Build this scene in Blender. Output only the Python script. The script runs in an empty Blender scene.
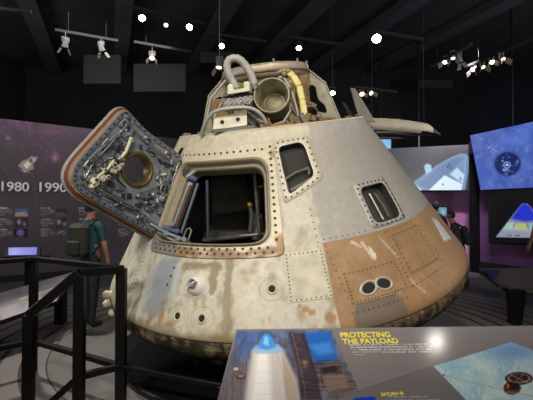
import bpy, math, random
import numpy as np
from mathutils import Vector, Matrix
PI = math.pi
R = math.radians
rng = random.Random(7)
scene = bpy.context.scene
COL = scene.collection

# ------------------------------------------------------------------ camera, world, exposure, lights
F, CX, CY = 400.0, 266.5, 200.0
PITCH = 0.0190
CAMZ = 1.6
cam = bpy.data.cameras.new('camera')
cam.sensor_width = 36.0
cam.lens = 36.0 * F / 533.0
cam.clip_start = 0.05
cam_o = bpy.data.objects.new('camera', cam)
COL.objects.link(cam_o)
cam_o.location = (0, 0, CAMZ)
cam_o.rotation_euler = (PI / 2 + PITCH, 0, 0)
scene.camera = cam_o
scene.view_settings.view_transform = 'Standard'
scene.view_settings.look = 'None'
scene.view_settings.gamma = 1
scene.view_settings.use_curve_mapping = False
scene.view_settings.exposure = 0.0
world = bpy.data.worlds.new('world')
scene.world = world
world.use_nodes = True
world.node_tree.nodes['Background'].inputs[0].default_value = (0.75, 0.8, 1.0, 1)
world.node_tree.nodes['Background'].inputs[1].default_value = 0.035


def light(name, kind, loc, target, power, color=(1, .88, .72), size=0.25, angle=50, blend=.5):
    l = bpy.data.lights.new(name, kind)
    l.energy = power
    l.color = color
    if kind == 'SPOT':
        l.spot_size = R(angle)
        l.spot_blend = blend
        l.shadow_soft_size = size
    elif kind == 'AREA':
        l.size = size
    o = bpy.data.objects.new(name, l)
    COL.objects.link(o)
    o.location = loc
    d = Vector(target) - Vector(loc)
    o.rotation_euler = d.to_track_quat('-Z', 'Y').to_euler()
    return o


WARM = (1, .935, .87)
light('museum_spot', 'SPOT', (-3.0, -0.4, 4.6), (-0.5, 4.0, 1.3), 600, WARM, .25, 50)
light('museum_spot', 'SPOT', (-0.4, -1.2, 4.8), (0.1, 4.2, 1.5), 600, WARM, .25, 50)
light('museum_spot', 'SPOT', (2.9, -0.2, 5.0), (1.0, 4.2, 1.5), 480, (1, .94, .88), .25, 48)
light('museum_spot', 'SPOT', (0.6, 1.0, 5.8), (0.1, 4.6, 3.1), 300, WARM, .15, 40)
light('museum_spot', 'SPOT', (-3.4, 5.6, 5.2), (-1.9, 4.1, 0.0), 1000, WARM, .12, 30)
light('model_fill', 'SPOT', (2.6, 1.6, 3.0), (2.4, 6.6, 3.0), 420, (1, .92, .82), .12, 34)  # added light out of view, brightens the hanging model
light('reader_spot', 'SPOT', (2.66, 2.86, 5.5), (0.7, 1.8, 0.9), 20, WARM, .09, 46)
light('reader_spot', 'SPOT', (-1.4, -0.6, 4.6), (0.5, 1.8, 0.9), 230, (1, .95, .9), .2, 46)
light('timeline_fill', 'AREA', (-3.0, 7.9, 5.2), (-4.3, 9.5, 1.4), 46, (1, .97, .93), 2.2)  # added area light, brightens the mural
light('timeline_fill', 'AREA', (-5.6, 6.3, 5.2), (-6.4, 7.9, 1.4), 26, (1, .97, .93), 1.6)  # second added light for the near end of the mural wall
light('purple_wash', 'SPOT', (4.3, 8.2, 4.9), (4.5, 11.2, 1.2), 1500, (1, .84, .96), .2, 60)
light('purple_wash', 'SPOT', (4.6, 6.6, 4.2), (5.7, 8.6, .9), 260, (.9, .8, 1.0), .2, 50)
light('blue_spill_fill', 'SPOT', (6.2, 9.6, 4.6), (8.2, 13, 4.4), 60, (.25, .35, 1), .3, 48)  # added spot imitating the screens' blue spill on the back wall
light('ambient_fill', 'AREA', (-6.6, 3.6, 3.0), (-2, 8, 7.6), 110, (.93, .95, 1.0), 2.0)  # added area light out of view, lifts the dark ceiling and ambient
light('ambient_fill', 'AREA', (6.8, 3.6, 3.0), (3, 8, 7.6), 110, (.88, .93, 1.0), 2.0)  # same added ambient light on the other side
light('bounce_area', 'AREA', (0.5, -3.0, 2.6), (0.3, 4.5, 0.8), 90, (1, .96, .9), 3.0)

# ------------------------------------------------------------------ pixel / frame geometry
cp, sp_ = math.cos(PITCH), math.sin(PITCH)


def ray(px, py):
    x, y, z = (px - CX) / F, 1.0, -(py - CY) / F
    return Vector((x, y * cp - z * sp_, y * sp_ + z * cp))


CAM = Vector((0, 0, CAMZ))


def at_y(px, py, Y):
    d = ray(px, py)
    return CAM + d * (Y / d.y)


def at_z(px, py, z):
    d = ray(px, py)
    return CAM + d * ((z - CAMZ) / d.z)


def at_plane(px, py, P, n):
    d = ray(px, py)
    return CAM + d * ((Vector(P) - CAM).dot(n) / d.dot(n))


def project(P):
    d = Vector(P) - CAM
    y = d.y * cp + d.z * sp_
    z = -d.y * sp_ + d.z * cp
    return CX + F * d.x / y, CY - F * z / y


# ------------------------------------------------------------------ materials
MATS = {}


def s2l(c):
    return tuple(((v / 255) / 12.92 if v / 255 <= .04045 else ((v / 255 + .055) / 1.055) ** 2.4) for v in c)


def mat(name, rgb, rough=.6, metal=0.0, emis=None, estr=1.0, noise=0.0, nscale=8.0, bump=0.0, attr=None, coat=0.0, alpha_glass=False, spec=.5, rgb2=None):
    if name in MATS:
        return MATS[name]
    m = bpy.data.materials.new(name)
    m.use_nodes = True
    nt = m.node_tree
    b = nt.nodes['Principled BSDF']
    c = (*s2l(rgb), 1)
    b.inputs['Base Color'].default_value = c
    b.inputs['Roughness'].default_value = rough
    b.inputs['Metallic'].default_value = metal
    b.inputs['Specular IOR Level'].default_value = spec
    b.inputs['Coat Weight'].default_value = coat
    src = None
    if attr:
        a = nt.nodes.new('ShaderNodeVertexColor')
        a.layer_name = attr
        src = a.outputs['Color']
        nt.links.new(src, b.inputs['Base Color'])
    if noise > 0 or bump > 0:
        tc = nt.nodes.new('ShaderNodeTexCoord')
        n = nt.nodes.new('ShaderNodeTexNoise')
        n.inputs['Scale'].default_value = nscale
        n.inputs['Detail'].default_value = 6
        n.inputs['Roughness'].default_value = .65
        nt.links.new(tc.outputs['Object'], n.inputs['Vector'])
        if noise > 0:
            mx = nt.nodes.new('ShaderNodeMix')
            mx.data_type = 'RGBA'
            mx.blend_type = 'MIX' if rgb2 else 'MULTIPLY'
            ramp = nt.nodes.new('ShaderNodeValToRGB')
            ramp.color_ramp.elements[0].position = .35
            ramp.color_ramp.elements[1].position = .65
            nt.links.new(n.outputs['Fac'], ramp.inputs['Fac'])
            if rgb2:
                nt.links.new(ramp.outputs['Color'], mx.inputs[0])
                mx.inputs[6].default_value = c
                mx.inputs[7].default_value = (*s2l(rgb2), 1)
            else:
                ramp.color_ramp.elements[0].color = (1 - noise,) * 3 + (1,)
                ramp.color_ramp.elements[1].color = (1, 1, 1, 1)
                mx.inputs[0].default_value = 1
                if src:
                    nt.links.new(src, mx.inputs[6])
                else:
                    mx.inputs[6].default_value = c
                nt.links.new(ramp.outputs['Color'], mx.inputs[7])
            nt.links.new(mx.outputs[2], b.inputs['Base Color'])
        if bump > 0:
            bp = nt.nodes.new('ShaderNodeBump')
            bp.inputs['Strength'].default_value = bump
            bp.inputs['Distance'].default_value = .01
            nt.links.new(n.outputs['Fac'], bp.inputs['Height'])
            nt.links.new(bp.outputs['Normal'], b.inputs['Normal'])
    if emis is not None:
        b.inputs['Emission Strength'].default_value = estr
        if emis == 'attr':
            nt.links.new(src, b.inputs['Emission Color'])
            # a lit screen: its own light, hardly any reflected colour
            for l in list(b.inputs['Base Color'].links):
                nt.links.remove(l)
            b.inputs['Base Color'].default_value = (.01, .01, .01, 1)
        else:
            b.inputs['Emission Color'].default_value = (*s2l(emis), 1)
    if alpha_glass:
        b.inputs['Transmission Weight'].default_value = 1.0
        b.inputs['IOR'].default_value = 1.05
        b.inputs['Roughness'].default_value = rough
    MATS[name] = m
    return m


# ------------------------------------------------------------------ mesh builder
class MB:
    def __init__(s):
        s.v = []
        s.f = []
        s.m = []
        s.sm = []

    def add(s, verts, faces, mi=0, smooth=False):
        o = len(s.v)
        s.v += [tuple(v) for v in verts]
        for f in faces:
            s.f.append(tuple(i + o for i in f))
            s.m.append(mi)
            s.sm.append(smooth)

    def box(s, c, size, M=None, mi=0, bev=0.0):
        """box centred at c; M = 3x3 orientation; bevelled edges when bev > 0"""
        hx, hy, hz = size[0] / 2, size[1] / 2, size[2] / 2
        M = M or Matrix.Identity(3)
        c = Vector(c)
        if bev <= 0:
            vs = [(x, y, z) for x in (-hx, hx) for y in (-hy, hy) for z in (-hz, hz)]
            fs = [(0, 1, 3, 2), (4, 6, 7, 5), (0, 4, 5, 1), (2, 3, 7, 6), (0, 2, 6, 4), (1, 5, 7, 3)]
            s.add([c + M @ Vector(v) for v in vs], fs, mi)
            return
        b = min(bev, hx * .95, hy * .95, hz * .95)
        vs = []
        idx = {}
        for sx in (-1, 1):
            for sy in (-1, 1):
                for sz in (-1, 1):
                    for ax in range(3):
                        p = [sx * (hx - b), sy * (hy - b), sz * (hz - b)]
                        p[ax] = (sx, sy, sz)[ax] * (hx, hy, hz)[ax]
                        idx[(sx, sy, sz, ax)] = len(vs)
                        vs.append(tuple(p))
        fs = []
        for ax in range(3):
            o = [(1, 2), (2, 0), (0, 1)][ax]
            for sg in (-1, 1):
                q = []
                for a, b2 in ((-1, -1), (1, -1), (1, 1), (-1, 1)):
                    k = [0, 0, 0]
                    k[ax] = sg
                    k[o[0]] = a
                    k[o[1]] = b2
                    q.append(idx[(*k, ax)])
                fs.append(tuple(q if sg > 0 else q[::-1]))
        for ax in range(3):
            o = [(1, 2), (2, 0), (0, 1)][ax]
            for a in (-1, 1):
                for b2 in (-1, 1):
                    k0 = [0, 0, 0]
                    k1 = [0, 0, 0]
                    k0[ax] = -1
                    k1[ax] = 1
                    for k in (k0, k1):
                        k[o[0]] = a
                        k[o[1]] = b2
                    q = [idx[(*k0, o[0])], idx[(*k1, o[0])], idx[(*k1, o[1])], idx[(*k0, o[1])]]
                    fs.append(tuple(q))
        for sx in (-1, 1):
            for sy in (-1, 1):
                for sz in (-1, 1):
                    fs.append(tuple(idx[(sx, sy, sz, a)] for a in range(3)))
        s.add([c + M @ Vector(v) for v in vs], fs, mi)

    def tube(s, pts, r, n=10, mi=0, caps=True, smooth=True, closed=False):
        pts = [Vector(p) for p in pts]
        rs = r if isinstance(r, (list, tuple)) else [r] * len(pts)
        N = len(pts)
        up = None
        rings = []
        for i, p in enumerate(pts):
            if closed:
                t = pts[(i + 1) % N] - pts[i - 1]
            else:
                t = pts[min(i + 1, N - 1)] - pts[max(i - 1, 0)]
            if t.length < 1e-9:
                t = Vector((0, 0, 1))
            t.normalize()
            if up is None:
                up = t.orthogonal().normalized()
            up = (up - t * up.dot(t))
            up = up.normalized() if up.length > 1e-6 else t.orthogonal().normalized()
            w = t.cross(up)
            rings.append([p + (up * math.cos(2 * PI * k / n) + w * math.sin(2 * PI * k / n)) * rs[i] for k in range(n)])
        vs = [v for rg in rings for v in rg]
        fs = []
        for i in range(N if closed else N - 1):
            j = (i + 1) % N
            for k in range(n):
                fs.append((i * n + k, i * n + (k + 1) % n, j * n + (k + 1) % n, j * n + k))
        s.add(vs, fs, mi, smooth)
        if caps and not closed:
            s.add(rings[0], [tuple(range(n))[::-1]], mi)
            s.add(rings[-1], [tuple(range(n))], mi)

    def cyl(s, a, b, r, r2=None, n=20, mi=0, caps=True, smooth=True):
        s.tube([a, b], [r, r if r2 is None else r2], n, mi, caps, smooth)

    def bar(s, a, b, w, t, up=(0, 0, 1), mi=0, bev=0.0):
        a, b = Vector(a), Vector(b)
        d = (b - a)
        L = d.length
        d.normalize()
        u = Vector(up)
        if abs(d.dot(u)) > .98:
            u = Vector((0, 1, 0))
        x = d.cross(u).normalized()
        u = x.cross(d).normalized()
        M = Matrix((x, d, u)).transposed()
        s.box((a + b) / 2, (w, L, t), M, mi, bev)

    def lathe(s, prof, O=(0, 0, 0), ax=(0, 0, 1), n=32, mi=0, smooth=True):
        """profile of (r, t) along axis ax from O"""
        O = Vector(O)
        ax = Vector(ax).normalized()
        x = ax.orthogonal().normalized()
        y = ax.cross(x)
        vs = []
        for r, t in prof:
            for k in range(n):
                a = 2 * PI * k / n
                vs.append(O + ax * t + (x * math.cos(a) + y * math.sin(a)) * r)
        fs = []
        for i in range(len(prof) - 1):
            for k in range(n):
                fs.append((i * n + k, i * n + (k + 1) % n, (i + 1) * n + (k + 1) % n, (i + 1) * n + k))
        s.add(vs, fs, mi, smooth)

    def ball(s, c, r, n=12, mi=0, sc=(1, 1, 1), M=None):
        vs = []
        c = Vector(c)
        M = M or Matrix.Identity(3)
        m = n // 2
        for i in range(m + 1):
            t = PI * i / m
            for k in range(n):
                a = 2 * PI * k / n
                vs.append(c + M @ Vector((r * sc[0] * math.sin(t) * math.cos(a), r * sc[1] * math.sin(t) * math.sin(a), r * sc[2] * math.cos(t))))
        fs = [(i * n + k, (i + 1) * n + k, (i + 1) * n + (k + 1) % n, i * n + (k + 1) % n) for i in range(m) for k in range(n)]
        s.add(vs, fs, mi, True)

    def prism(s, poly, ext, mi=0):
        """poly: list of 3D points (planar); extruded by vector ext"""
        e = Vector(ext)
        p0 = [Vector(p) for p in poly]
        n = len(p0)
        vs = p0 + [p + e for p in p0]
        fs = [tuple(range(n)), tuple(range(n, 2 * n))[::-1]]
        for i in range(n):
            fs.append((i, i + n, (i + 1) % n + n, (i + 1) % n))
        s.add(vs, fs, mi)

    def build(s, name, mats, parent=None, fix=True):
        me = bpy.data.meshes.new(name)
        me.from_pydata(s.v, [], s.f)
        ms = mats if isinstance(mats, (list, tuple)) else [mats]
        for m in ms:
            me.materials.append(m)
        me.polygons.foreach_set('material_index', s.m)
        me.polygons.foreach_set('use_smooth', s.sm)
        if fix:
            import bmesh
            bm = bmesh.new()
            bm.from_mesh(me)
            bmesh.ops.recalc_face_normals(bm, faces=bm.faces)
            bm.to_mesh(me)
            bm.free()
        me.update()
        o = bpy.data.objects.new(name, me)
        COL.objects.link(o)
        if parent:
            o.parent = parent
        return o


def tag(o, label=None, cat=None, group=None, kind=None):
    if label:
        o['label'] = label
    if cat:
        o['category'] = cat
    if group:
        o['group'] = group
    if kind:
        o['kind'] = kind
    return o


def thing(name, label, cat, loc=(0, 0, 0), group=None, M=None):
    o = bpy.data.objects.new(name, None)
    o.empty_display_size = .1
    COL.objects.link(o)
    mw = (M.to_4x4() if M else Matrix.Identity(4))
    mw.translation = Vector(loc)
    o.matrix_world = mw
    return tag(o, label, cat, group)


def relmesh(mb, root):
    """turn world-space builder vertices into the root's local space"""
    inv = root.matrix_world.inverted()
    mb.v = [tuple(inv @ Vector(v)) for v in mb.v]
    return mb


def kids(o):
    return [c for c in bpy.data.objects if c.parent == o]


def copy_tree(o, parent=None):
    c = o.copy()
    COL.objects.link(c)
    c.parent = parent
    for ch in kids(o):
        if ch is not c:
            copy_tree(ch, c)
    return c


# ------------------------------------------------------------------ numpy noise and raster (printed pictures, screens, paintwork)
def vnoise(P, seed=0):
    P = np.asarray(P, float)
    i = np.floor(P).astype(np.int64)
    f = P - i
    f = f * f * (3 - 2 * f)
    out = 0
    for dx in (0, 1):
        for dy in (0, 1):
            for dz in (0, 1):
                h = ((i[..., 0] + dx) * 374761393 + (i[..., 1] + dy) * 668265263 + (i[..., 2] + dz) * 2147483647 + seed * 974634777) & 0xffffffff
                h = ((h ^ (h >> 13)) * 1274126177) & 0xffffffff
                h = ((h ^ (h >> 16)) & 0xffff) / 65535.0
                w = (f[..., 0] if dx else 1 - f[..., 0]) * (f[..., 1] if dy else 1 - f[..., 1]) * (f[..., 2] if dz else 1 - f[..., 2])
                out = out + w * h
    return out


def fbm(P, s=1.0, seed=0, o=4):
    r = 0
    a = .5
    t = 0
    for k in range(o):
        r = r + a * vnoise(np.asarray(P) * s * 2 ** k, seed + k)
        t += a
        a *= .55
    return r / t


def inpoly(X, Y, poly):
    c = np.zeros(X.shape, bool)
    n = len(poly)
    for i in range(n):
        x0, y0 = poly[i]
        x1, y1 = poly[(i + 1) % n]
        k = ((y0 > Y) != (y1 > Y)) & (X < (x1 - x0) * (Y - y0) / (y1 - y0 + 1e-12) + x0)
        c ^= k
    return c


def pdist(X, Y, poly, closed=True):
    d = np.full(X.shape, 1e9)
    n = len(poly)
    for i in range(n if closed else n - 1):
        x0, y0 = poly[i]
        x1, y1 = poly[(i + 1) % n]
        dx, dy = x1 - x0, y1 - y0
        t = np.clip(((X - x0) * dx + (Y - y0) * dy) / (dx * dx + dy * dy + 1e-12), 0, 1)
        d = np.minimum(d, np.hypot(X - x0 - t * dx, Y - y0 - t * dy))
    return d


class Paint:
    """colours on a set of 2D sample points (X right, Y down)"""

    def __init__(s, X, Y, rgb):
        s.X, s.Y = X, Y
        s.C = np.ones(X.shape + (3,)) * np.array(rgb, float)

    def mix(s, m, rgb):
        m = np.clip(m, 0, 1)[..., None]
        s.C = s.C * (1 - m) + np.array(rgb, float) * m

    def soft(s, poly, w=1.0):
        d = pdist(s.X, s.Y, poly)
        i = inpoly(s.X, s.Y, poly)
        return np.clip(np.where(i, .5 + d / w, .5 - d / w), 0, 1)

    def poly(s, poly, rgb, w=.7, a=1.0):
        s.mix(s.soft(poly, w) * a, rgb)

    def line(s, pts, rgb, w=1.0, a=1.0):
        s.mix(np.clip(w / 2 + .5 - pdist(s.X, s.Y, pts, False), 0, 1) * a, rgb)

    def ell(s, cx, cy, rx, ry, rgb, a=1.0, soft=.12):
        q = np.hypot((s.X - cx) / rx, (s.Y - cy) / ry)
        s.mix(np.clip((1 - q) / soft + .5, 0, 1) * a, rgb)

    def glow(s, cx, cy, rx, ry, rgb, a=1.0):
        q = ((s.X - cx) / rx) ** 2 + ((s.Y - cy) / ry) ** 2
        s.mix(np.exp(-q) * a, rgb)

    def ring(s, cx, cy, r, w, rgb, a=1.0, asp=1.0):
        q = np.hypot(s.X - cx, (s.Y - cy) * asp)
        s.mix(np.clip(w / 2 + .5 - abs(q - r), 0, 1) * a, rgb)


def color_attr(me, C):
    a = me.color_attributes.new('paint', 'FLOAT_COLOR', 'POINT')
    C = np.clip(C, 0, 255) / 255.0
    L = np.where(C <= .04045, C / 12.92, ((C + .055) / 1.055) ** 2.4)
    A = np.ones((len(L), 4))
    A[:, :3] = L
    a.data.foreach_set('color', A.ravel())


def printed(name, corners, nu, nv, painter, material, parent=None, back=None, thick=0.0):
    """flat print: corners TL, TR, BR, BL (world); painter(Paint) in the print's own picture coordinates"""
    TL, TR, BR, BL = [Vector(c) for c in corners]
    vs = []
    pc = []
    for j in range(nv + 1):
        for i in range(nu + 1):
            u, v = i / nu, j / nv
            p = TL.lerp(TR, u).lerp(BL.lerp(BR, u), v)
            vs.append(p)
            pc.append(project(p))
    pc = np.array(pc)
    fs = [(j * (nu + 1) + i, (j + 1) * (nu + 1) + i, (j + 1) * (nu + 1) + i + 1, j * (nu + 1) + i + 1) for j in range(nv) for i in range(nu)]
    mb = MB()
    mb.add(vs, fs)
    if parent:
        relmesh(mb, parent)
    o = mb.build(name, material, parent, fix=False)
    P = Paint(pc[:, 0], pc[:, 1], (0, 0, 0))
    painter(P)
    color_attr(o.data, P.C)
    return o


def text_mesh(name, body, size, M4, material, parent=None, bold=0.0, extrude=0.002, spacing=1.0, xs=1.0, align='LEFT'):
    cu = bpy.data.curves.new(name, 'FONT')
    cu.body = body
    cu.size = size
    cu.offset = bold
    cu.extrude = extrude
    cu.space_character = spacing
    cu.space_line = .9
    cu.align_x = align
    t = bpy.data.objects.new(name, cu)
    COL.objects.link(t)
    dg = bpy.context.evaluated_depsgraph_get()
    dg.update()
    me = bpy.data.meshes.new_from_object(t.evaluated_get(dg))
    bpy.data.objects.remove(t)
    me.transform(M4 @ Matrix.Diagonal((xs, 1, 1, 1)))
    if parent:
        me.transform(parent.matrix_world.inverted())
    me.materials.clear()
    me.materials.append(material)
    o = bpy.data.objects.new(name, me)
    COL.objects.link(o)
    if parent:
        o.parent = parent
    return o


def frame4(x, y, o):
    x = Vector(x).normalized()
    y = Vector(y)
    y = (y - x * y.dot(x)).normalized()
    z = x.cross(y)
    m = Matrix((x, y, z)).transposed().to_4x4()
    m.translation = Vector(o)
    return m


# ------------------------------------------------------------------ the room
black_wall = mat('black_wall_paint', (30, 30, 32), .9, noise=.2, nscale=2)
RX0, RX1, RY0, RY1, RZ = -8.0, 9.0, -6.0, 13.2, 6.25


def struct(name, mb, m, parent=None):
    o = mb.build(name, m, parent)
    if not parent:
        o['kind'] = 'structure'
    return o


def floor_material():
    m = bpy.data.materials.new('ringed_floor')
    m.use_nodes = True
    nt = m.node_tree
    N = nt.nodes
    L = nt.links
    b = N['Principled BSDF']
    tc = N.new('ShaderNodeTexCoord')
    sub = N.new('ShaderNodeVectorMath')
    sub.operation = 'SUBTRACT'
    sub.inputs[1].default_value = (0.1, 5.3, 0)
    L.new(tc.outputs['Object'], sub.inputs[0])
    ln = N.new('ShaderNodeVectorMath')
    ln.operation = 'LENGTH'
    L.new(sub.outputs[0], ln.inputs[0])
    r = ln.outputs['Value']

    def mth(op, a, bb=None, c=None):
        n = N.new('ShaderNodeMath')
        n.operation = op
        for i, v in enumerate((a, bb, c)):
            if v is None:
                continue
            if isinstance(v, (int, float)):
                n.inputs[i].default_value = v
            else:
                L.new(v, n.inputs[i])
        return n.outputs[0]
    per = mth('FRACT', mth('DIVIDE', r, .235))
    line = mth('LESS_THAN', per, .22)
    inring = mth('MULTIPLY', mth('GREATER_THAN', r, 2.62), mth('LESS_THAN', r, 4.35))
    inner = mth('LESS_THAN', r, 2.62)
    nz = N.new('ShaderNodeTexNoise')
    nz.inputs['Scale'].default_value = 60
    L.new(tc.outputs['Object'], nz.inputs['Vector'])

    def mixc(f, a, bb):
        n = N.new('ShaderNodeMix')
        n.data_type = 'RGBA'
        for i, v in ((0, f), (6, a), (7, bb)):
            if isinstance(v, tuple):
                n.inputs[i].default_value = v
            else:
                L.new(v, n.inputs[i])
        return n.outputs[2]
    base = (*s2l((62, 60, 60)), 1)
    light_ = (*s2l((112, 106, 101)), 1)
    stripe = mixc(line, light_, (*s2l((34, 33, 34)), 1))
    c = mixc(inring, base, stripe)
    c = mixc(inner, c, (*s2l((96, 92, 89)), 1))
    mul = N.new('ShaderNodeMix')
    mul.data_type = 'RGBA'
    mul.blend_type = 'MULTIPLY'
    mul.inputs[0].default_value = .35
    L.new(c, mul.inputs[6])
    L.new(nz.outputs['Fac'], mul.inputs[7])
    L.new(mul.outputs[2], b.inputs['Base Color'])
    b.inputs['Roughness'].default_value = .75
    return m


mb = MB()
mb.box(((RX0 + RX1) / 2, (RY0 + RY1) / 2, -.1), (RX1 - RX0, RY1 - RY0, .2))
fo = struct('floor', mb, floor_material())
mb = MB()
mb.box(((RX0 + RX1) / 2, (RY0 + RY1) / 2, RZ + .1), (RX1 - RX0, RY1 - RY0, .2))
struct('ceiling', mb, mat('ceiling_black', (58, 58, 62), .9, noise=.3, nscale=1.5))
mb = MB()
mb.box(((RX0 + RX1) / 2, RY1 + .1, RZ / 2), (RX1 - RX0, .2, RZ))
struct('wall_back', mb, black_wall)
mb = MB()
mb.box(((RX0 + RX1) / 2, RY0 - .1, RZ / 2), (RX1 - RX0, .2, RZ))
struct('wall_front', mb, black_wall)
mb = MB()
mb.box((RX0 - .1, (RY0 + RY1) / 2, RZ / 2), (.2, RY1 - RY0, RZ))
struct('wall_left', mb, black_wall)
mb = MB()
mb.box((RX1 + .1, (RY0 + RY1) / 2, RZ / 2), (.2, RY1 - RY0, RZ))
struct('wall_right', mb, black_wall)
# ceiling beams running away from the camera, slightly to the left
beam_m = mat('beam_dark', (76, 76, 80), .8, noise=.3, nscale=3)
bd = Vector((-.39, 1, 0)).normalized()
for k, (bx, by) in enumerate([(-4.9, 3), (-3.0, 3), (-.9, 3), (1.4, 3), (3.4, 3), (5.4, 3), (7.4, 3)]):
    mb = MB()
    a = Vector((bx, by, RZ - .12)) - bd * 5
    b = Vector((bx, by, RZ - .12)) + bd * 10.6
    mb.bar(a, b, .2, .24)
    mb.bar(a - Vector((0, 0, .12)), b - Vector((0, 0, .12)), .38, .04)
    struct('trim_%d' % (k + 1), mb, beam_m)

# ------------------------------------------------------------------ the capsule: frame and surface
cu_ = Vector((0.994186, -0.02171077, 0.10546486))
cv_ = Vector((0.0, 0.979461782, 0.201629904))
ca_ = Vector((-0.10767634, -0.20045763, 0.97376719))
CC = Vector((0.21193, 4.75816, CAMZ - 0.582255))
CM = Matrix((cu_, cv_, ca_)).transposed()
A33 = R(33)
TAN = math.tan(A33)
RB, RCN = 1.955, 0.2
H0 = RCN * math.sin(A33)
R0 = RB - RCN + RCN * math.cos(A33)
H1 = 1.531
ZB = 0.557
SEAM = .19


def to_local(P):
    d = Vector(P) - CC
    return Vector((d.dot(cu_), d.dot(cv_), d.dot(ca_)))


def to_world(l):
    return CC + cu_ * l[0] + cv_ * l[1] + ca_ * l[2]


def hp(px, py):
    """angle round the axis (degrees, 0 = front) and height of the cone point seen at a pixel"""
    d = ray(px, py)
    o = CAM - CC
    o = Vector((o.dot(cu_), o.dot(cv_), o.dot(ca_)))
    d = Vector((d.dot(cu_), d.dot(cv_), d.dot(ca_)))
    k = R0 + H0 * TAN - TAN * o.z
    Aq = d.x ** 2 + d.y ** 2 - (TAN * d.z) ** 2
    B = 2 * (o.x * d.x + o.y * d.y + k * TAN * d.z)
    Cq = o.x ** 2 + o.y ** 2 - k * k
    D = max(B * B - 4 * Aq * Cq, 0)
    t = (-B - math.sqrt(D)) / (2 * Aq)
    p = o + d * t
    return math.degrees(math.atan2(p.x, -p.y)), p.z


def lp(px, py, yc):
    """local point on the plane y = yc seen at a pixel"""
    d = ray(px, py)
    o = to_local(CAM)
    d = Vector((d.dot(cu_), d.dot(cv_), d.dot(ca_)))
    return o + d * ((yc - o.y) / d.y)


def S(phi, h, off=0.0):
    p = R(phi)
    if h >= H0:
        r = R0 - (h - H0) * TAN
        n = (math.cos(A33), math.sin(A33))
        z = h
    else:
        b = math.asin(max(-1, h / RCN))
        r = RB - RCN + RCN * math.cos(b)
        n = (math.cos(b), math.sin(b))
        z = h
    r += n[0] * off
    z += n[1] * off
    return Vector((r * math.sin(p), -r * math.cos(p), z))


def met(phi, h):
    return (np.radians(phi) * 1.6, h / math.cos(A33))


def mpx(px, py):
    return met(*hp(px, py))


capsule = thing('space_capsule', 'large weathered conical space capsule with its side hatch open', 'space capsule', CC - ca_ * ZB, M=CM)


def pieces(mb):
    """split a builder into one builder per connected piece (pieces closer than a hair are kept apart)"""
    par = list(range(len(mb.v)))

    def find(a):
        while par[a] != a:
            par[a] = par[par[a]]
            a = par[a]
        return a
    for f in mb.f:
        a = find(f[0])
        for q in f[1:]:
            par[find(q)] = a
    # tube end caps repeat their ring: join by position
    pos = {}
    for i, v in enumerate(mb.v):
        k = (round(v[0], 5), round(v[1], 5), round(v[2], 5))
        if k in pos:
            par[find(i)] = find(pos[k])
        else:
            pos[k] = i
    out = {}
    for fi, f in enumerate(mb.f):
        r = find(f[0])
        if r not in out:
            out[r] = (MB(), {})
        b, mp = out[r]
        idx = []
        for i in f:
            if i not in mp:
                mp[i] = len(b.v)
                b.v.append(mb.v[i])
            idx.append(mp[i])
        b.f.append(tuple(idx))
        b.m.append(mb.m[fi])
        b.sm.append(mb.sm[fi])
    return [q[0] for q in out.values()]


def caps(mb, name, mats):
    for b in pieces(mb):
        cap(b, name, mats)


def cap(mb, name, mats, parent=None, fix=True):
    mb.v = [(v[0], v[1], v[2] + ZB) for v in mb.v]
    o = mb.build(name, mats, parent or capsule, fix)
    return o


def rounded(poly, r, n=6):
    """rounded polygon from (x, y, ...) corners; r number or per corner"""
    out = []
    N = len(poly)
    rs = r if isinstance(r, (list, tuple)) else [r] * N
    for i in range(N):
        p = Vector(poly[i])
        a = Vector(poly[i - 1]) - p
        b = Vector(poly[(i + 1) % N]) - p
        q = min(rs[i], a.length * .49, b.length * .49)
        A, B = p + a.normalized() * q, p + b.normalized() * q
        for k in range(n + 1):
            t = k / n
            out.append(tuple((A * (1 - t) ** 2 + p * 2 * t * (1 - t) + B * t * t)))
    return out


def resample(poly, n):
    P = [Vector(p) for p in poly]
    L = [0]
    for i in range(len(P)):
        L.append(L[-1] + (P[(i + 1) % len(P)] - P[i]).length)
    out = []
    j = 0
    for k in range(n):
        s = L[-1] * k / n
        while L[j + 1] < s:
            j += 1
        t = (s - L[j]) / max(L[j + 1] - L[j], 1e-9)
        out.append(tuple(P[j].lerp(P[(j + 1) % len(P)], t)))
    return out


# outlines in (phi, h); phi scaled so that a unit is about the same in both directions while rounding
KS = 1.45 * PI / 180


def outline(corners, r, n=120):
    p = rounded([(a * KS, b * 1.19) for a, b in corners], r)
    p = resample(p, n)
    return [(a / KS, b / 1.19) for a, b in p]


HATCH_IN = outline([(-43.5, .672), (-5.6, .672), (-5.4, 1.225), (-43.5, 1.225)], [.1, .12, .13, .12])
HATCH_LIP = outline([(-46.0, .645), (-3.9, .645), (-3.0, 1.28), (-47.5, 1.28)], [.12, .14, .16, .14])
HATCH_OUT = outline([(-47.5, .56), (-.3, .56), (-.3, 1.405), (-52.0, 1.405)], .05)
TRI = outline([hp(278, 147), hp(303, 141), hp(314.5, 175), hp(289, 195)], [.05, .09, .05, .035], 80)
TRI_OUT = outline([hp(272.5, 141), hp(308, 135), hp(324, 178), hp(284, 205)], .04, 80)
RWIN = outline([(28.9, .660), (41.0, .660), (42.4, .945), (29.3, .945)], .07, 80)
RWIN_OUT = outline([(27.0, .632), (42.6, .632), (43.9, .985), (27.0, .985)], .03, 80)
SLOT = outline([(-59.5, 1.335), (-54.5, 1.335), (-53.5, 1.42), (-57.5, 1.42)], .04, 40)


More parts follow.
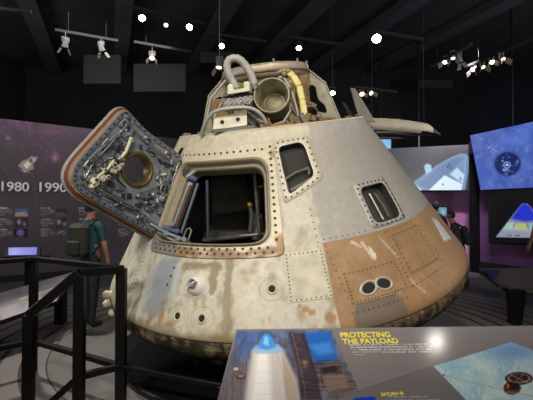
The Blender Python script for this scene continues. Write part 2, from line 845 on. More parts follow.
def disc(mb, phi, h, r, off=.004, mi=0, n=8, dome=0.0):
    c = S(phi, h, off)
    x = (S(phi + .5, h, off) - c).normalized()
    y = (S(phi, h + .02, off) - c).normalized()
    z = x.cross(y)
    vs = [c + (x * math.cos(2 * PI * k / n) + y * math.sin(2 * PI * k / n)) * r for k in range(n)]
    low = [v - z * .006 for v in vs]
    vs2 = [c + z * dome]
    mb.add(vs + low + vs2, [(k, (k + 1) % n, 2 * n) for k in range(n)] + [(k, k + n, (k + 1) % n + n, (k + 1) % n) for k in range(n)], mi)


def dots(mb, pts, step, r, off=.004, mi=0, jit=0, dome=.0):
    """bolt heads along a (phi, h) polyline, step in metres"""
    P = [(S(*p), p) for p in pts]
    for i in range(len(P) - 1):
        L = (P[i + 1][0] - P[i][0]).length
        n = max(1, int(round(L / step)))
        for k in range(n):
            t = k / n
            q = (P[i][1][0] * (1 - t) + P[i + 1][1][0] * t, P[i][1][1] * (1 - t) + P[i + 1][1][1] * t)
            disc(mb, q[0], q[1], r, off, mi, dome=dome)


def grid_line(p, q, n=6):
    return [(p[0] + (q[0] - p[0]) * i / n, p[1] + (q[1] - p[1]) * i / n) for i in range(n + 1)]


def hull_shell(off, paint_fn, rows, phis, cuts, name, m, flip=False, rivets=None):
    """cone shell with openings cut along the outlines"""
    nr, nc = len(rows), len(phis)
    PH = np.tile(np.array(phis), (nr, 1)).astype(float)
    HH = np.tile(np.array(rows)[:, None], (1, nc)).astype(float)
    keep = np.ones((nr - 1, nc), bool)
    cph = np.array([(phis[j] + (phis[(j + 1) % nc] + (360 if j == nc - 1 else 0))) / 2 for j in range(nc)])
    chh = (np.array(rows)[:-1] + np.array(rows)[1:]) / 2
    GX, GY = np.meshgrid(cph, chh)
    for c in cuts:
        ins = inpoly(GX, GY, c)
        keep &= ~ins
        # snap rim vertices onto the outline
        rem = np.zeros((nr, nc), bool)
        kp = np.zeros((nr, nc), bool)
        for (arr, tgt) in ((ins, rem), (~ins, kp)):
            for di in (0, 1):
                for dj in (0, 1):
                    a = np.zeros((nr, nc), bool)
                    a[di:nr - 1 + di, :] = arr
                    tgt |= np.roll(a, dj, axis=1)
        ii, jj = np.nonzero(rem & kp)
        if len(ii):
            cx = np.array(c)
            n = len(c)
            for i, j in zip(ii, jj):
                best = None
                x, y = PH[i, j], HH[i, j]
                A = cx
                B = np.roll(cx, -1, axis=0)
                D = (B - A) * np.array([KS, 1.19])
                Q = (np.array([x, y]) - A) * np.array([KS, 1.19])
                t = np.clip((Q * D).sum(1) / ((D * D).sum(1) + 1e-12), 0, 1)
                dd = ((Q - D * t[:, None]) ** 2).sum(1)
                k = dd.argmin()
                PH[i, j], HH[i, j] = A[k] + (B[k] - A[k]) * t[k]
    vs = []
    for i in range(nr):
        for j in range(nc):
            vs.append(S(PH[i, j], HH[i, j], off))
    fs = []
    for i in range(nr - 1):
        for j in range(nc):
            if keep[i, j]:
                k = (j + 1) % nc
                q = (i * nc + j, i * nc + k, (i + 1) * nc + k, (i + 1) * nc + j)
                fs.append(q[::-1] if flip else q)
    mb = MB()
    mb.add(vs, fs, 0, True)
    for line_, step, rr in (rivets or []):
        dots(mb, line_, step, rr, .003, 1, dome=.003)
    extra = len(mb.v) - len(vs)
    o = cap(mb, name, m, fix=False)
    if paint_fn:
        V = np.array([tuple(v) for v in vs])
        C = paint_fn(PH.ravel(), HH.ravel(), V)
        color_attr(o.data, np.vstack([C, np.zeros((extra, 3)) + 60]))
    # drop loose vertices' influence: none needed
    return o


CREAM = (197, 192, 173)
GREY = (160, 155, 145)
TANC = (158, 123, 81)


def paint_hull(ph, h, V):
    X, Y = met(ph, h)
    P = Paint(X, Y, CREAM)
    n1 = fbm(V, 3, 1)
    n2 = fbm(V, 14, 5)
    n3 = fbm(V * np.array([3.0, 3.0, .55]), 5, 9)        # streaks running down the cone
    n4 = fbm(V, 40, 12)
    P.mix((n1 - .45) * 1.6, (182, 172, 144))
    P.mix((n3 - .5) * 2.8, (158, 148, 122))
    P.mix((n2 - .58) * 3.0, (224, 218, 198))
    w = (n2 - .5) * 1.2

    def reg(cond_dist, soft=.01):
        return np.clip(cond_dist / soft + .5, 0, 1)
    # upper band just under the rim is paler and yellower
    P.mix(reg(h - 1.33, .15) * .35, (212, 200, 164))
    # grey upper right panel
    left = np.interp(h, [0, .3, .61, .86, 1.2, 1.53], [9.6, 9.8, 10.4, 9.2, 13.5, 17.0])
    right_m = reg((ph - left) / 30, .012)
    soft_r = reg((ph - left - 1 + w * 4) / 30, .03)
    up = reg(h - .612, .006)
    back = reg((150 - ph) / 30, .1)
    g = soft_r * up * back
    P.mix(g, GREY)
    P.mix(g * np.clip((n3 - .45) * 1.4, 0, .4), (164, 159, 152))
    P.mix(g * np.clip((n2 - .6) * 2, 0, .3), (186, 182, 172))
    P.mix(g * reg(h - 1.2, .5) * np.clip((35 - ph) / 20, 0, 1) * .55, (194, 182, 158))
    # tan lower right
    t = right_m * (1 - up) * back
    P.mix(t, TANC)
    P.mix(t * np.clip((n1 - .42) * 2.4, 0, .7), (142, 108, 70))
    P.mix(t * np.clip((n2 - .52) * 2.5, 0, .5), (172, 139, 98))
    P.mix(t * reg((ph - 44) / 30, .5) * .5, (174, 142, 104))
    P.mix(t * np.clip((n4 - .6) * 4, 0, .5), (150, 110, 72))
    # seam lines of the big panels
    def seam(pts, rgb, wd, a=1.0):
        d = pdist(P.X, P.Y, [met(*q) for q in pts], False)
        P.mix(np.clip((wd / 2 - d) / .008 + .5, 0, 1) * a, rgb)
    def pseam(pts, rgb, wd, a=1.0, jit=0):
        d = pdist(P.X, P.Y, [mpx(*q) for q in pts], False) + (n2 - .5) * jit
        P.mix(np.clip((wd / 2 - d) / .008 + .5, 0, 1) * a, rgb)
    def ppoly(pts, rgb, soft=.02, a=1.0, jit=.03):
        poly = [mpx(*q) for q in pts]
        d = pdist(P.X, P.Y, poly)
        i = inpoly(P.X, P.Y, poly)
        q = np.where(i, d, -d) + (n2 - .5) * jit * 2 + (n4 - .5) * jit
        P.mix(np.clip(q / soft + .5, 0, 1) * a, rgb)
    # blue-grey scorched strip on the left
    ppoly([(159, 257), (181, 257), (180, 272), (173, 292), (166, 312), (158, 318), (143, 312), (150, 285)], (138, 146, 152), .05, .85, .06)
    ppoly([(150, 262), (160, 257), (152, 300), (145, 312), (140, 308)], (160, 162, 160), .06, .6, .05)
    ppoly([(178, 262), (182, 262), (174, 292), (168, 300)], (214, 212, 200), .03, .6, .04)
    # brown frame round the thruster
    pseam([(186, 266), (218, 267)], (142, 130, 98), .065, .9, .07)
    pseam([(215, 266), (212, 293)], (142, 130, 98), .06, .9, .07)
    pseam([(184, 268), (178, 292)], (160, 148, 116), .035, .6, .06)
    pseam([(178, 294), (205, 297)], (158, 148, 118), .03, .5, .06)
    pseam([(230, 262), (228, 296), (226, 338)], (138, 126, 98), .055, .85, .07)
    pseam([(218, 334), (226, 318), (230, 300)], (160, 146, 112), .05, .6, .08)
    ppoly([(190, 268), (210, 269), (208, 288), (187, 286)], (212, 208, 190), .04, .6, .04)
    for (x, y, rx, a) in ((243, 272, .035, .5), (252, 272, .03, .6), (247, 280, .04, .35), (255, 264, .03, .35)):
        c = mpx(x, y)
        P.glow(c[0], c[1], rx, rx * .8, (140, 116, 82), a)
    # bright washed spots
    for (x, y, rx) in ((263, 270, .05), (272, 289, .07), (178, 316, .07), (202, 318, .07), (245, 300, .1), (260, 320, .1)):
        c = mpx(x, y)
        P.glow(c[0], c[1], rx, rx, (220, 214, 194), .55)
    # rings round the small ports
    for (x, y) in ((178, 316), (202, 318.5), (272, 289)):
        c = mpx(x, y)
        q = np.hypot(P.X - c[0], P.Y - c[1])
        P.mix(np.clip(1 - abs(q - .085) / .008, 0, 1) * .6, (150, 138, 108))
        P.mix(np.clip(1 - abs(q - .055) / .008, 0, 1) * .5, (165, 154, 124))
    # rust along the lower edge
    for (x, y, rx, ry) in ((161, 317, .022, .07), (163, 303, .015, .03), (150, 318, .018, .03), (168, 324, .03, .02), (221, 339, .06, .018), (148, 322, .03, .015), (236, 341, .03, .012), (190, 338, .02, .012)):
        c = mpx(x, y)
        q = np.hypot((P.X - c[0]) / rx, (P.Y - c[1]) / ry) + (n4 - .5) * 1.4
        P.mix(np.clip((1 - q) / .25 + .5, 0, 1) * .85, (168, 120, 62))
    low = np.clip((.11 - h + (n2 - .5) * .12) / .05, 0, 1)
    P.mix(low * (ph < 9) * .6, (124, 108, 78))
    P.mix(low * (ph > 9) * .35, (140, 104, 68))
    P.mix(np.clip((.3 - h) / .3, 0, 1) * (ph < 9.6) * np.clip((n2 - .42) * 4, 0, 1) * .45, (150, 138, 108))
    P.mix(np.clip((n3 - .56) * 6, 0, 1) * (ph < 9.6) * np.clip((.75 - h) / .3, 0, 1) * .4, (140, 130, 102))
    # brown round spots on the cream panel
    for (x, y, rr) in ((305.7, 309, .022), (312, 312.5, .024), (330.5, 318, .036), (300, 306, .016), (322, 276, .02)):
        c = mpx(x, y)
        P.ell(c[0], c[1], rr, rr, (160, 118, 74), .85, .3)
    # pale repair panel
    ppoly([(431.5, 217.4), (437, 219.6), (451.5, 238.7), (444, 241)], (218, 218, 224), .015, .9, .01)
    # scorched half disc and the pad round the twin ports
    c = mpx(383, 316)
    q = np.hypot((P.X - c[0]) / .19, (P.Y - c[1]) / .185) + (n4 - .5) * .06
    P.mix(np.clip((1 - q) / .05 + .5, 0, 1), (112, 98, 84))
    P.mix(np.clip(1 - abs(q - 1.03) / .03, 0, 1) * .6, (142, 108, 72))
    ppoly([(361, 280), (370, 276), (377, 280), (386, 275), (395, 277), (393, 290), (384, 295), (376, 291), (366, 297), (359, 290)], (178, 166, 146), .012, .8, .01)
    # silver streaks on the tan area
    for pts, rgb, wd in (([(352, 242), (361, 247)], (212, 200, 178), .022), ([(362, 243), (374, 258)], (206, 198, 182), .03), ([(369, 247), (375, 256)], (228, 224, 214), .02),
                         ([(374, 238), (392, 257)], (140, 122, 104), .014), ([(379, 237), (398, 257)], (196, 182, 162), .012), ([(384, 237), (400, 253)], (140, 116, 90), .012), ([(388, 282), (400, 292)], (206, 202, 196), .02), ([(343, 247), (352, 262)], (168, 128, 88), .012), ([(411, 280), (425, 292)], (206, 178, 146), .02)):
        pseam(pts, rgb, wd, .85, .02)
    # tan overspill stains by the rim and the hatch
    seam([(15, 1.53), (12, 1.3), (9, .95), (10, .62)], (188, 176, 150), .012, .5)
    seam([(-52.5, 1.45), (-50.5, .1)], (150, 138, 108), .01, .5)
    seam([(-15.2, .55), (-14.6, .06)], (130, 118, 92), .008, .5)
    seam([(60, .61), (60, .1)], (150, 112, 74), .01, .7)
    seam([(10, .612), (140, .612)], (128, 112, 92), .008, .8)
    # grime along the very bottom seam
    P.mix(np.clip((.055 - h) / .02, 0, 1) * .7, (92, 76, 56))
    P.mix((n4 - .5) * .5, (120, 108, 84))
    P.C = P.C * .93
    return P.C


hull_m = mat('hull_paint', (255, 255, 255), .5, 0.0, attr='paint', noise=.1, nscale=22, bump=.15, spec=.35)
dark_m = mat('black_void_paint', (14, 13, 12), .8)
rivet_m = mat('dark_bolt_hole', (46, 38, 28), .7)
alu_m = mat('worn_aluminium', (170, 168, 160), .45, .6, noise=.3, nscale=12)
steel_m = mat('dull_steel', (128, 126, 120), .45, .7, noise=.35, nscale=15)
cream_m = mat('cream_metal', (200, 192, 164), .55, .1, noise=.25, nscale=14, bump=.2)
brown_m = mat('brown_insulation', (126, 98, 62), .8, noise=.5, nscale=9, bump=.5)
phis = list(np.arange(-80, 80.01, .42)) + list(np.arange(84, 277, 4.0))
tb = [RCN * math.sin(b) for b in np.linspace(SEAM, A33, 8)]
rows = tb[:-1] + list(np.linspace(H0, H1, 135))
RIV = [(q, .045, .005) for q in (
    grid_line((-51.2, 1.2), (-50.2, .12), 8), grid_line((-49.3, .5), (-48.5, .2), 3),
    grid_line((11, .635), (26, .635), 4), grid_line((10.9, .59), (13.4, .2), 3), grid_line((30.5, .59), (45, .59), 4),
    grid_line((9.2, .62), (9.2, .9), 3), grid_line((30.6, .2), (31, .58), 4), grid_line((31, .2), (46, .22), 4), grid_line((46.4, .25), (46.6, .58), 4),
    grid_line((13, .15), (29, .15), 4))] + [(grid_line((-33.5, .48), (-34.5, .3), 3), .07, .01)]
hull_shell(0, paint_hull, rows, phis, [HATCH_LIP, TRI, RWIN, SLOT], 'hull', [hull_m, rivet_m], rivets=RIV)

# inner pressure shell (dark, with the same openings) and the floor and deck that close the cabin
phi2 = list(np.arange(-80, 80.01, 1.6)) + list(np.arange(84, 277, 8.0))
rows2 = list(np.linspace(H0, H1 - .02, 50))
cabin_m = mat('cabin_grey_green', (112, 114, 104), .7, noise=.45, nscale=7)
hull_shell(-.13, None, rows2, phi2, [HATCH_IN, outline([hp(279, 149), hp(302, 143), hp(313, 175), hp(289, 192)], .05, 60), outline([(30, .68), (40.5, .68), (41.5, .92), (30.2, .92)], .05, 60)], 'cabin_shell', cabin_m)
mb = MB()
mb.lathe([(.02, H1 - .05), (.96, H1 - .05), (R0 - (H1 - H0) * TAN, H1), (R0 - (H1 - H0) * TAN + .012, H1 - .012)], n=96)
cap(mb, 'forward_deck', cream_m)
mb = MB()
mb.lathe([(.01, .12), (1.75, .12)], n=64)
cap(mb, 'cabin_floor', cabin_m)

# heat shield
NPS = 420


def shield():
    prof = [(RB - RCN + RCN * math.cos(b), RCN * math.sin(b)) for b in np.linspace(SEAM - .03, -PI / 2 + R(23), 26)]
    zc = 4.133
    for g in np.linspace(22.5, .5, 30):
        prof.append((4.69 * math.sin(R(g)), zc - 4.69 * math.cos(R(g))))
    prof[0] = (prof[0][0] - .012, prof[0][1])
    mb = MB()
    mb.lathe(prof, n=NPS)
    V = np.array(mb.v)
    o = cap(mb, 'heat_shield', mat('ablator', (255, 255, 255), .85, attr='paint', noise=.4, nscale=22, bump=.7, spec=.2), fix=True)
    ph = np.degrees(np.arctan2(V[:, 0], -V[:, 1]))
    rr = np.hypot(V[:, 0], V[:, 1])
    P = Paint(V[:, 0], V[:, 2], (46, 37, 27))
    ang = np.stack([np.sin(np.radians(ph)) * 36, np.cos(np.radians(ph)) * 36, V[:, 2] * 9], -1)
    st = fbm(ang, 1, 3)
    n = fbm(V, 6, 8)
    n2 = fbm(V, 18, 4)
    top = np.clip((V[:, 2] + .16) / .18, 0, 1)
    P.mix(np.clip((n - .45) * 3, 0, .8), (34, 28, 21))
    P.mix(np.clip((st - .47) * 7, 0, 1) * .9 * np.clip(1 - abs(V[:, 2] + .03 + (n2 - .5) * .14) / .1, 0, 1), (150, 138, 108))
    P.mix(np.clip((n2 - .57) * 5, 0, 1) * .45, (120, 104, 76))
    P.mix(np.clip((ph - 10) / 3, 0, 1) * np.clip((V[:, 2] + .12) / .16, 0, 1) * .55, (108, 84, 58))
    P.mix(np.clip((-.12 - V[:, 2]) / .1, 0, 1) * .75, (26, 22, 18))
    n3 = fbm(V, 34, 14)
    P.mix(np.clip((n3 - .58) * 9, 0, 1) * np.clip((V[:, 2] + .2) / .1, 0, 1) * .6, (156, 146, 118))
    P.mix(np.clip((V[:, 2] - .025) / .008, 0, 1) * .7, (50, 40, 30))
    color_attr(o.data, P.C)
    return o


shield()


def ringband(A, B, prof, mi=0, mb=None):
    """ring between outline A and outline B; prof = (t from A to B, off)"""
    mb = mb or MB()
    n = len(A)
    vs = []
    for t, off in prof:
        for k in range(n):
            p = (A[k][0] * (1 - t) + B[k][0] * t, A[k][1] * (1 - t) + B[k][1] * t)
            vs.append(S(p[0], p[1], off))
    fs = [(i * n + k, i * n + (k + 1) % n, (i + 1) * n + (k + 1) % n, (i + 1) * n + k) for i in range(len(prof) - 1) for k in range(n)]
    mb.add(vs, fs, mi, True)
    return mb


# hatch frame: outer flange with bolt holes, rounded lip, stepped recess to the opening
frame_m = mat('hatch_frame_paint', (255, 255, 255), .5, .05, attr='paint', noise=.2, nscale=30, bump=.25)


def hatch_frame():
    HLo = HATCH_LIP
    mb = MB()
    # subdivided band so that the paint has detail
    prof = [(1.0, 0.0), (1.0, .008)] + [(t, .010) for t in np.linspace(.97, .04, 12)] + [(0.0, .012)]
    n = len(HLo)
    ringband(HLo, HATCH_OUT, prof, 0, mb)
    nf = len(mb.v)
    ringband(HLo, HATCH_IN, [(0, .012), (-.06, .03), (.1, .042), (.3, .034), (.42, .0), (.5, -.02), (.62, -.03), (.75, -.022), (.88, -.028), (1, -.05), (1.0, -.14)], 0, mb)
    dots(mb, [(-50, 1.345), (-2.2, 1.345)], .062, .0115, .012, 1)
    dots(mb, [(-1.9, 1.36), (-2.3, .62)], .058, .0125, .012, 1)
    dots(mb, [(-45, .622), (-2.5, .622)], .064, .0115, .012, 1)
    dots(mb, [(-44, .592), (-1.2, .590)], .066, .0115, .012, 1)
    V = np.array([tuple(v) for v in mb.v])
    o = cap(mb, 'hatch_frame', [frame_m, rivet_m])
    ph = np.degrees(np.arctan2(V[:, 0], -V[:, 1]))
    h = V[:, 2]
    P = Paint(ph, h, (196, 188, 162))
    n1 = fbm(V, 16, 21)
    n2 = fbm(V, 5, 22)
    P.mix((n2 - .45) * 2, (186, 172, 136))
    idx = np.arange(len(V))
    fl = idx < nf
    b = np.clip((.632 - h + (n1 - .5) * .05) / .008, 0, 1) * fl * (ph > -34) * (n2 > .3)
    P.mix(b * np.clip((n1 - .32) * 8, 0, 1), (132, 102, 64))
    P.mix((ph < -34) * (h < .68) * fl * .8, (96, 92, 86))
    for (a, c, rr) in ((-1.2, .66, .045), (-1.2, 1.3, .03), (-1.5, .58, .03)):
        q = np.hypot((ph - a) * .027, h - c) + (n1 - .5) * .04
        P.mix(np.clip((rr - q) / .01 + .5, 0, 1) * fl, (156, 118, 72))
    # recess steps mixed to dark tan, their shading put into the colour
    P.mix((~fl) * (np.array([k % 1 for k in idx]) * 0 + 1) * .85, (122, 110, 86))
    color_attr(o.data, P.C)


hatch_frame()

# windows
glass_dark = mat('dark_window_glass', (58, 58, 54), .12, 0, spec=.6)
tframe_m = mat('window_frame_grey', (112, 108, 98), .5, .3, noise=.3)


def window(A, B, label, inner, glass_off=-.1):
    mb = MB()
    ringband(A, B, [(1.0, 0.0), (1.0, .003), (.06, .004), (0.0, .001)], 0, mb)
    ringband(A, B, [(0.0, .001), (0, -.02), (-.04, -.05), (-.06, -.11)], 2, mb)
    n = len(A)
    for k in range(0, n):
        pass
    o_mid = [(a[0] * .45 + b[0] * .55, a[1] * .45 + b[1] * .55) for a, b in zip(A, B)]
    dots(mb, o_mid[::3] + [o_mid[0]], .043, .0075, .01, 1, dome=.002)
    o = cap(mb, 'window_frame', [mat('window_surround', (196, 190, 168), .55, .05, noise=.2, nscale=30) if inner == 0 else mat('window_surround_grey', (160, 155, 145), .5, .1, noise=.25, nscale=30), rivet_m, mat('window_reveal', (44, 43, 40), .5, .2)])
    mb = MB()
    c = (sum(a[0] for a in A) / n, sum(a[1] for a in A) / n)
    vs = [S(c[0], c[1], glass_off)] + [S(c[0] + (a[0] - c[0]) * 1.05, c[1] + (a[1] - c[1]) * 1.05, glass_off) for a in A]
    mb.add(vs, [(0, 1 + k, 1 + (k + 1) % n) for k in range(n)], 0)
    g = cap(mb, 'window_pane', glass_dark, o)
    tag(o, label)
    return o


w1 = window(TRI, TRI_OUT, 'wedge-shaped window surround ringed with bolts', 0, -.075)
w2 = window(RWIN, RWIN_OUT, 'nearly square window surround on the grey panel', 1, -.075)
# inner grey ledges seen through the glass openings
mb = MB()
a, b, c_, d_ = hp(284, 181), hp(307, 167), hp(313, 176), hp(289, 194)
lo = [S(*hp(285, 178), -.03), S(*hp(296, 171), -.03), S(*hp(309, 166), -.03), S(*hp(310, 173), -.03)]
mb.tube(lo, .012, 8)
mb.tube([S(*hp(285, 178), -.03), S(*hp(289, 193), -.03)], .012, 8)
mb.tube([S(*hp(291, 188), -.06), S(*hp(313, 176), -.06)], .02, 8)
cap(mb, 'window_ledge', tframe_m, w1)
mb = MB()
mb.tube([S(*hp(373, 191), -.05), S(*hp(380, 204), -.05), S(*hp(387, 217), -.05)], .009, 8)
mb.tube([S(*hp(379, 190), -.06), S(*hp(387, 203), -.05), S(*hp(393, 214), -.05)], .011, 8, 1)
cap(mb, 'window_ledge', [alu_m, mat('brown_leather', (84, 66, 50), .6)], w2)
mb = MB()
n = len(SLOT)
ringband(SLOT, [(SLOT[k][0] * 1.0, SLOT[k][1]) for k in range(n)], [(0, .004), (0, -.06)], 0, mb)
mb.add([S(p[0], p[1], -.06) for p in SLOT], [tuple(range(n))], 0)
cap(mb, 'vent_slot', rivet_m)


def pxl(*pts):
    return [hp(*p) for p in pts]


# access panels: thin raised plates with rivets
def panel_plate(phi0, phi1, hlo, hhi, rgb, name='access_panel', off=.005, rv=True):
    A = outline([(phi0, hlo), (phi1, hlo), (phi1, hhi), (phi0, hhi)], .02, 60)
    mb = MB()
    nx, ny = 12, 8
    vs = [S(phi0 + (phi1 - phi0) * i / nx, hlo + (hhi - hlo) * j / ny, off) for j in range(ny + 1) for i in range(nx + 1)]
    fs = [(j * (nx + 1) + i, j * (nx + 1) + i + 1, (j + 1) * (nx + 1) + i + 1, (j + 1) * (nx + 1) + i) for j in range(ny) for i in range(nx)]
    mb.add(vs, fs, 0, True)
    ed = [(phi0, hlo), (phi1, hlo), (phi1, hhi), (phi0, hhi), (phi0, hlo)]
    for a, b in zip(ed[:-1], ed[1:]):
        q = grid_line(a, b, 10)
        for s, t in zip(q[:-1], q[1:]):
            mb.add([S(*s, off), S(*t, off), S(*t, -.005), S(*s, -.005)], [(0, 1, 2, 3)], 0)
    if rv:
        i = .35
        e2 = [(phi0 + i, hlo + .012), (phi1 - i, hlo + .012), (phi1 - i, hhi - .012), (phi0 + i, hhi - .012), (phi0 + i, hlo + .012)]
        for a, b in zip(e2[:-1], e2[1:]):
            dots(mb, grid_line(a, b, 4), .034, .0055, off + .002, 1, dome=.002)
    return cap(mb, name, [rgb, rivet_m])


cream_p = mat('cream_panel_paint', (184, 177, 152), .58, noise=.28, nscale=9, bump=.2)
tan_p = mat('tan_panel_paint', (146, 113, 73), .6, noise=.3, nscale=8, bump=.25)
panel_plate(-.4, 9.6, .265, .575, cream_p)
panel_plate(13.6, 29.2, .195, .40, tan_p)
panel_plate(32.2, 45.2, .27, .565, tan_p)
def port(phi, h, r, lab=None):
    """round port: raised rim and a dark well"""
    c = S(phi, h, 0)
    x = (S(phi + .5, h) - c).normalized()
    y = (S(phi, h + .02) - c).normalized()
    z = x.cross(y)
    mb = MB()
    mb.lathe([(r * 1.7, .001), (r * 1.55, .009), (r * 1.1, .011), (r, .006), (r * .98, .0035)], c, z, 28, 0)
    mb.lathe([(r * .99, .0045), (.001, .0045)], c, z, 28, 1)
    return cap(mb, 'port', [cream_p, dark_m])


for (x, y, r) in ((272, 289, .026), (178, 316, .026), (202, 318.5, .026)):
    port(*hp(x, y), r)
# twin oval ports
for (x, y, sg) in ((368.5, 288, -1), (383.5, 283.5, 1)):
    p, h = hp(x, y)
    c = S(p, h)
    X = (S(p + .5, h) - c).normalized()
    Y = (S(p, h + .02) - c).normalized()
    Z = X.cross(Y)
    mb = MB()
    n = 28
    ca, sa = math.cos(-.25 * sg), math.sin(-.25 * sg)
    def el(r1, r2, o):
        out = []
        for k in range(n):
            a = 2 * PI * k / n
            ex, ey = r1 * math.cos(a), r2 * math.sin(a)
            out.append(c + X * (ex * ca - ey * sa) + Y * (ex * sa + ey * ca) + Z * o)
        return out
    rings = [el(.085, .058, .002), el(.078, .052, .012), el(.064, .042, .012), el(.058, .037, .006)]
    vs = [v for rg in rings for v in rg]
    mb.add(vs, [(i * n + k, i * n + (k + 1) % n, (i + 1) * n + (k + 1) % n, (i + 1) * n + k) for i in range(3) for k in range(n)], 0, True)
    mb.add(el(.059, .038, .007), [tuple(range(n))], 1)
    cap(mb, 'thruster_port', [mat('scuffed_metal', (176, 164, 146), .5, .3, noise=.3, nscale=30), dark_m])
# protruding thruster nozzle on the cream panel
p, h = hp(197, 285)
c = S(p, h)
X = (S(p + .5, h) - c).normalized()
Y = (S(p, h + .02) - c).normalized()
Z = X.cross(Y)
mb = MB()
mb.lathe([(.085, 0), (.08, .012), (.07, .03), (.055, .055), (.03, .062), (.001, .062)], c, Z, 26, 0)
mb.lathe([(.028, .06), (.034, .095), (.026, .1), (.02, .09), (.001, .085)], c - X * .012, (Z + X * .25).normalized(), 18, 1)
mb.tube([c + Z * .03 + X * .05 + Y * .03, c + Z * .075 + X * .03 + Y * .02, c + Z * .07 - X * .03 - Y * .03, c + Z * .02 - X * .05 - Y * .05], .012, 8, 0)
cap(mb, 'thruster_nozzle', [mat('white_ceramic', (214, 210, 198), .5, noise=.2), steel_m])
# pod valves on the far left edge
for (ph_, h_) in ((-65, .07), (-66, -.02), (-66, -.11)):
    mb = MB()
    c = S(ph_, h_, .035)
    nrm = (S(ph_, h_, .1) - S(ph_, h_, 0)).normalized()
    mb.ball(c, .042, 14, 0)
    mb.cyl(c - nrm * .05, c + nrm * .0, .046, .038, 14, 0)
    cap(mb, 'vent_pod', cream_m)

# cabin interior seen through the hatch
def interior():
    mb = MB()
    for x in (-.62, -.05):
        mb.box((x, .1, .42), (.5, 1.1, .05), None, 0, .02)
        mb.box((x, .62, .72), (.5, .06, .5), None, 0, .02)
    cap(mb, 'crew_couch', mat('couch_grey', (104, 102, 94), .8, noise=.4))
    mb = MB()
    mb.tube([(-.22, -.9, .55), (-.2, -.85, 1.3)], .018, 8)
    cap(mb, 'cabin_strut', steel_m)
    mb = MB()
    q = [lp(258, 190, -.75), lp(259, 232, -.8)]
    mb.tube(q, .016, 8)
    mb.tube([lp(250, 205, -.7), lp(252, 215, -.7), lp(250, 232, -.7)], .022, 8)
    mb.ball(lp(250, 205, -.7), .035, 10, 1)
    mb.tube([lp(261, 215, -.7), lp(255, 238, -.75)], .02, 8)
    mb.tube([lp(240, 236, -.75), lp(263, 234, -.75)], .02, 8)
    mb.tube([lp(255, 188, -.7), lp(263, 186, -.7)], .02, 8, 1)
    mb.box(lp(257, 225, -.5), (.14, .1, .3), None, 0, .01)
    cap(mb, 'attenuator_struts', [steel_m, mat('brass_dull', (150, 120, 66), .45, .7)])
    mb = MB()
    for i in range(4):
        for j in range(3):
            mb.box((-.8 + i * .33, .95, .4 + j * .27), (.29, .12, .23), None, (i + j) % 2, .01)
    for i in range(5):
        mb.tube([(-.8 + i * .3, .8, .35), (-.78 + i * .3, .78, .75), (-.7 + i * .3, .6, 1.1)], .012, 6, 1)
    cap(mb, 'equipment_bay', [mat('bay_grey', (120, 122, 114), .6, noise=.4), mat('bay_dark', (90, 88, 80), .6, noise=.4)])
    mb = MB()
    mb.tube([lp(207, 180, -.95), lp(208, 240, -1.05)], .016, 8)
    cap(mb, 'cabin_strut', mat('blue_grey_metal', (62, 68, 76), .4, .5))


interior()

# ------------------------------------------------------------------ forward section above the rim
grey_metal = mat('grey_bay_metal', (150, 144, 128), .5, .3, noise=.4, nscale=12, bump=.2)
olive_m = mat('olive_primer', (112, 104, 66), .65, .1, noise=.4, nscale=10)
hose_m = mat('grey_hose', (150, 148, 140), .6, noise=.25, nscale=14)
yellow_m = mat('yellow_strap', (194, 180, 112), .6, noise=.25, nscale=14)


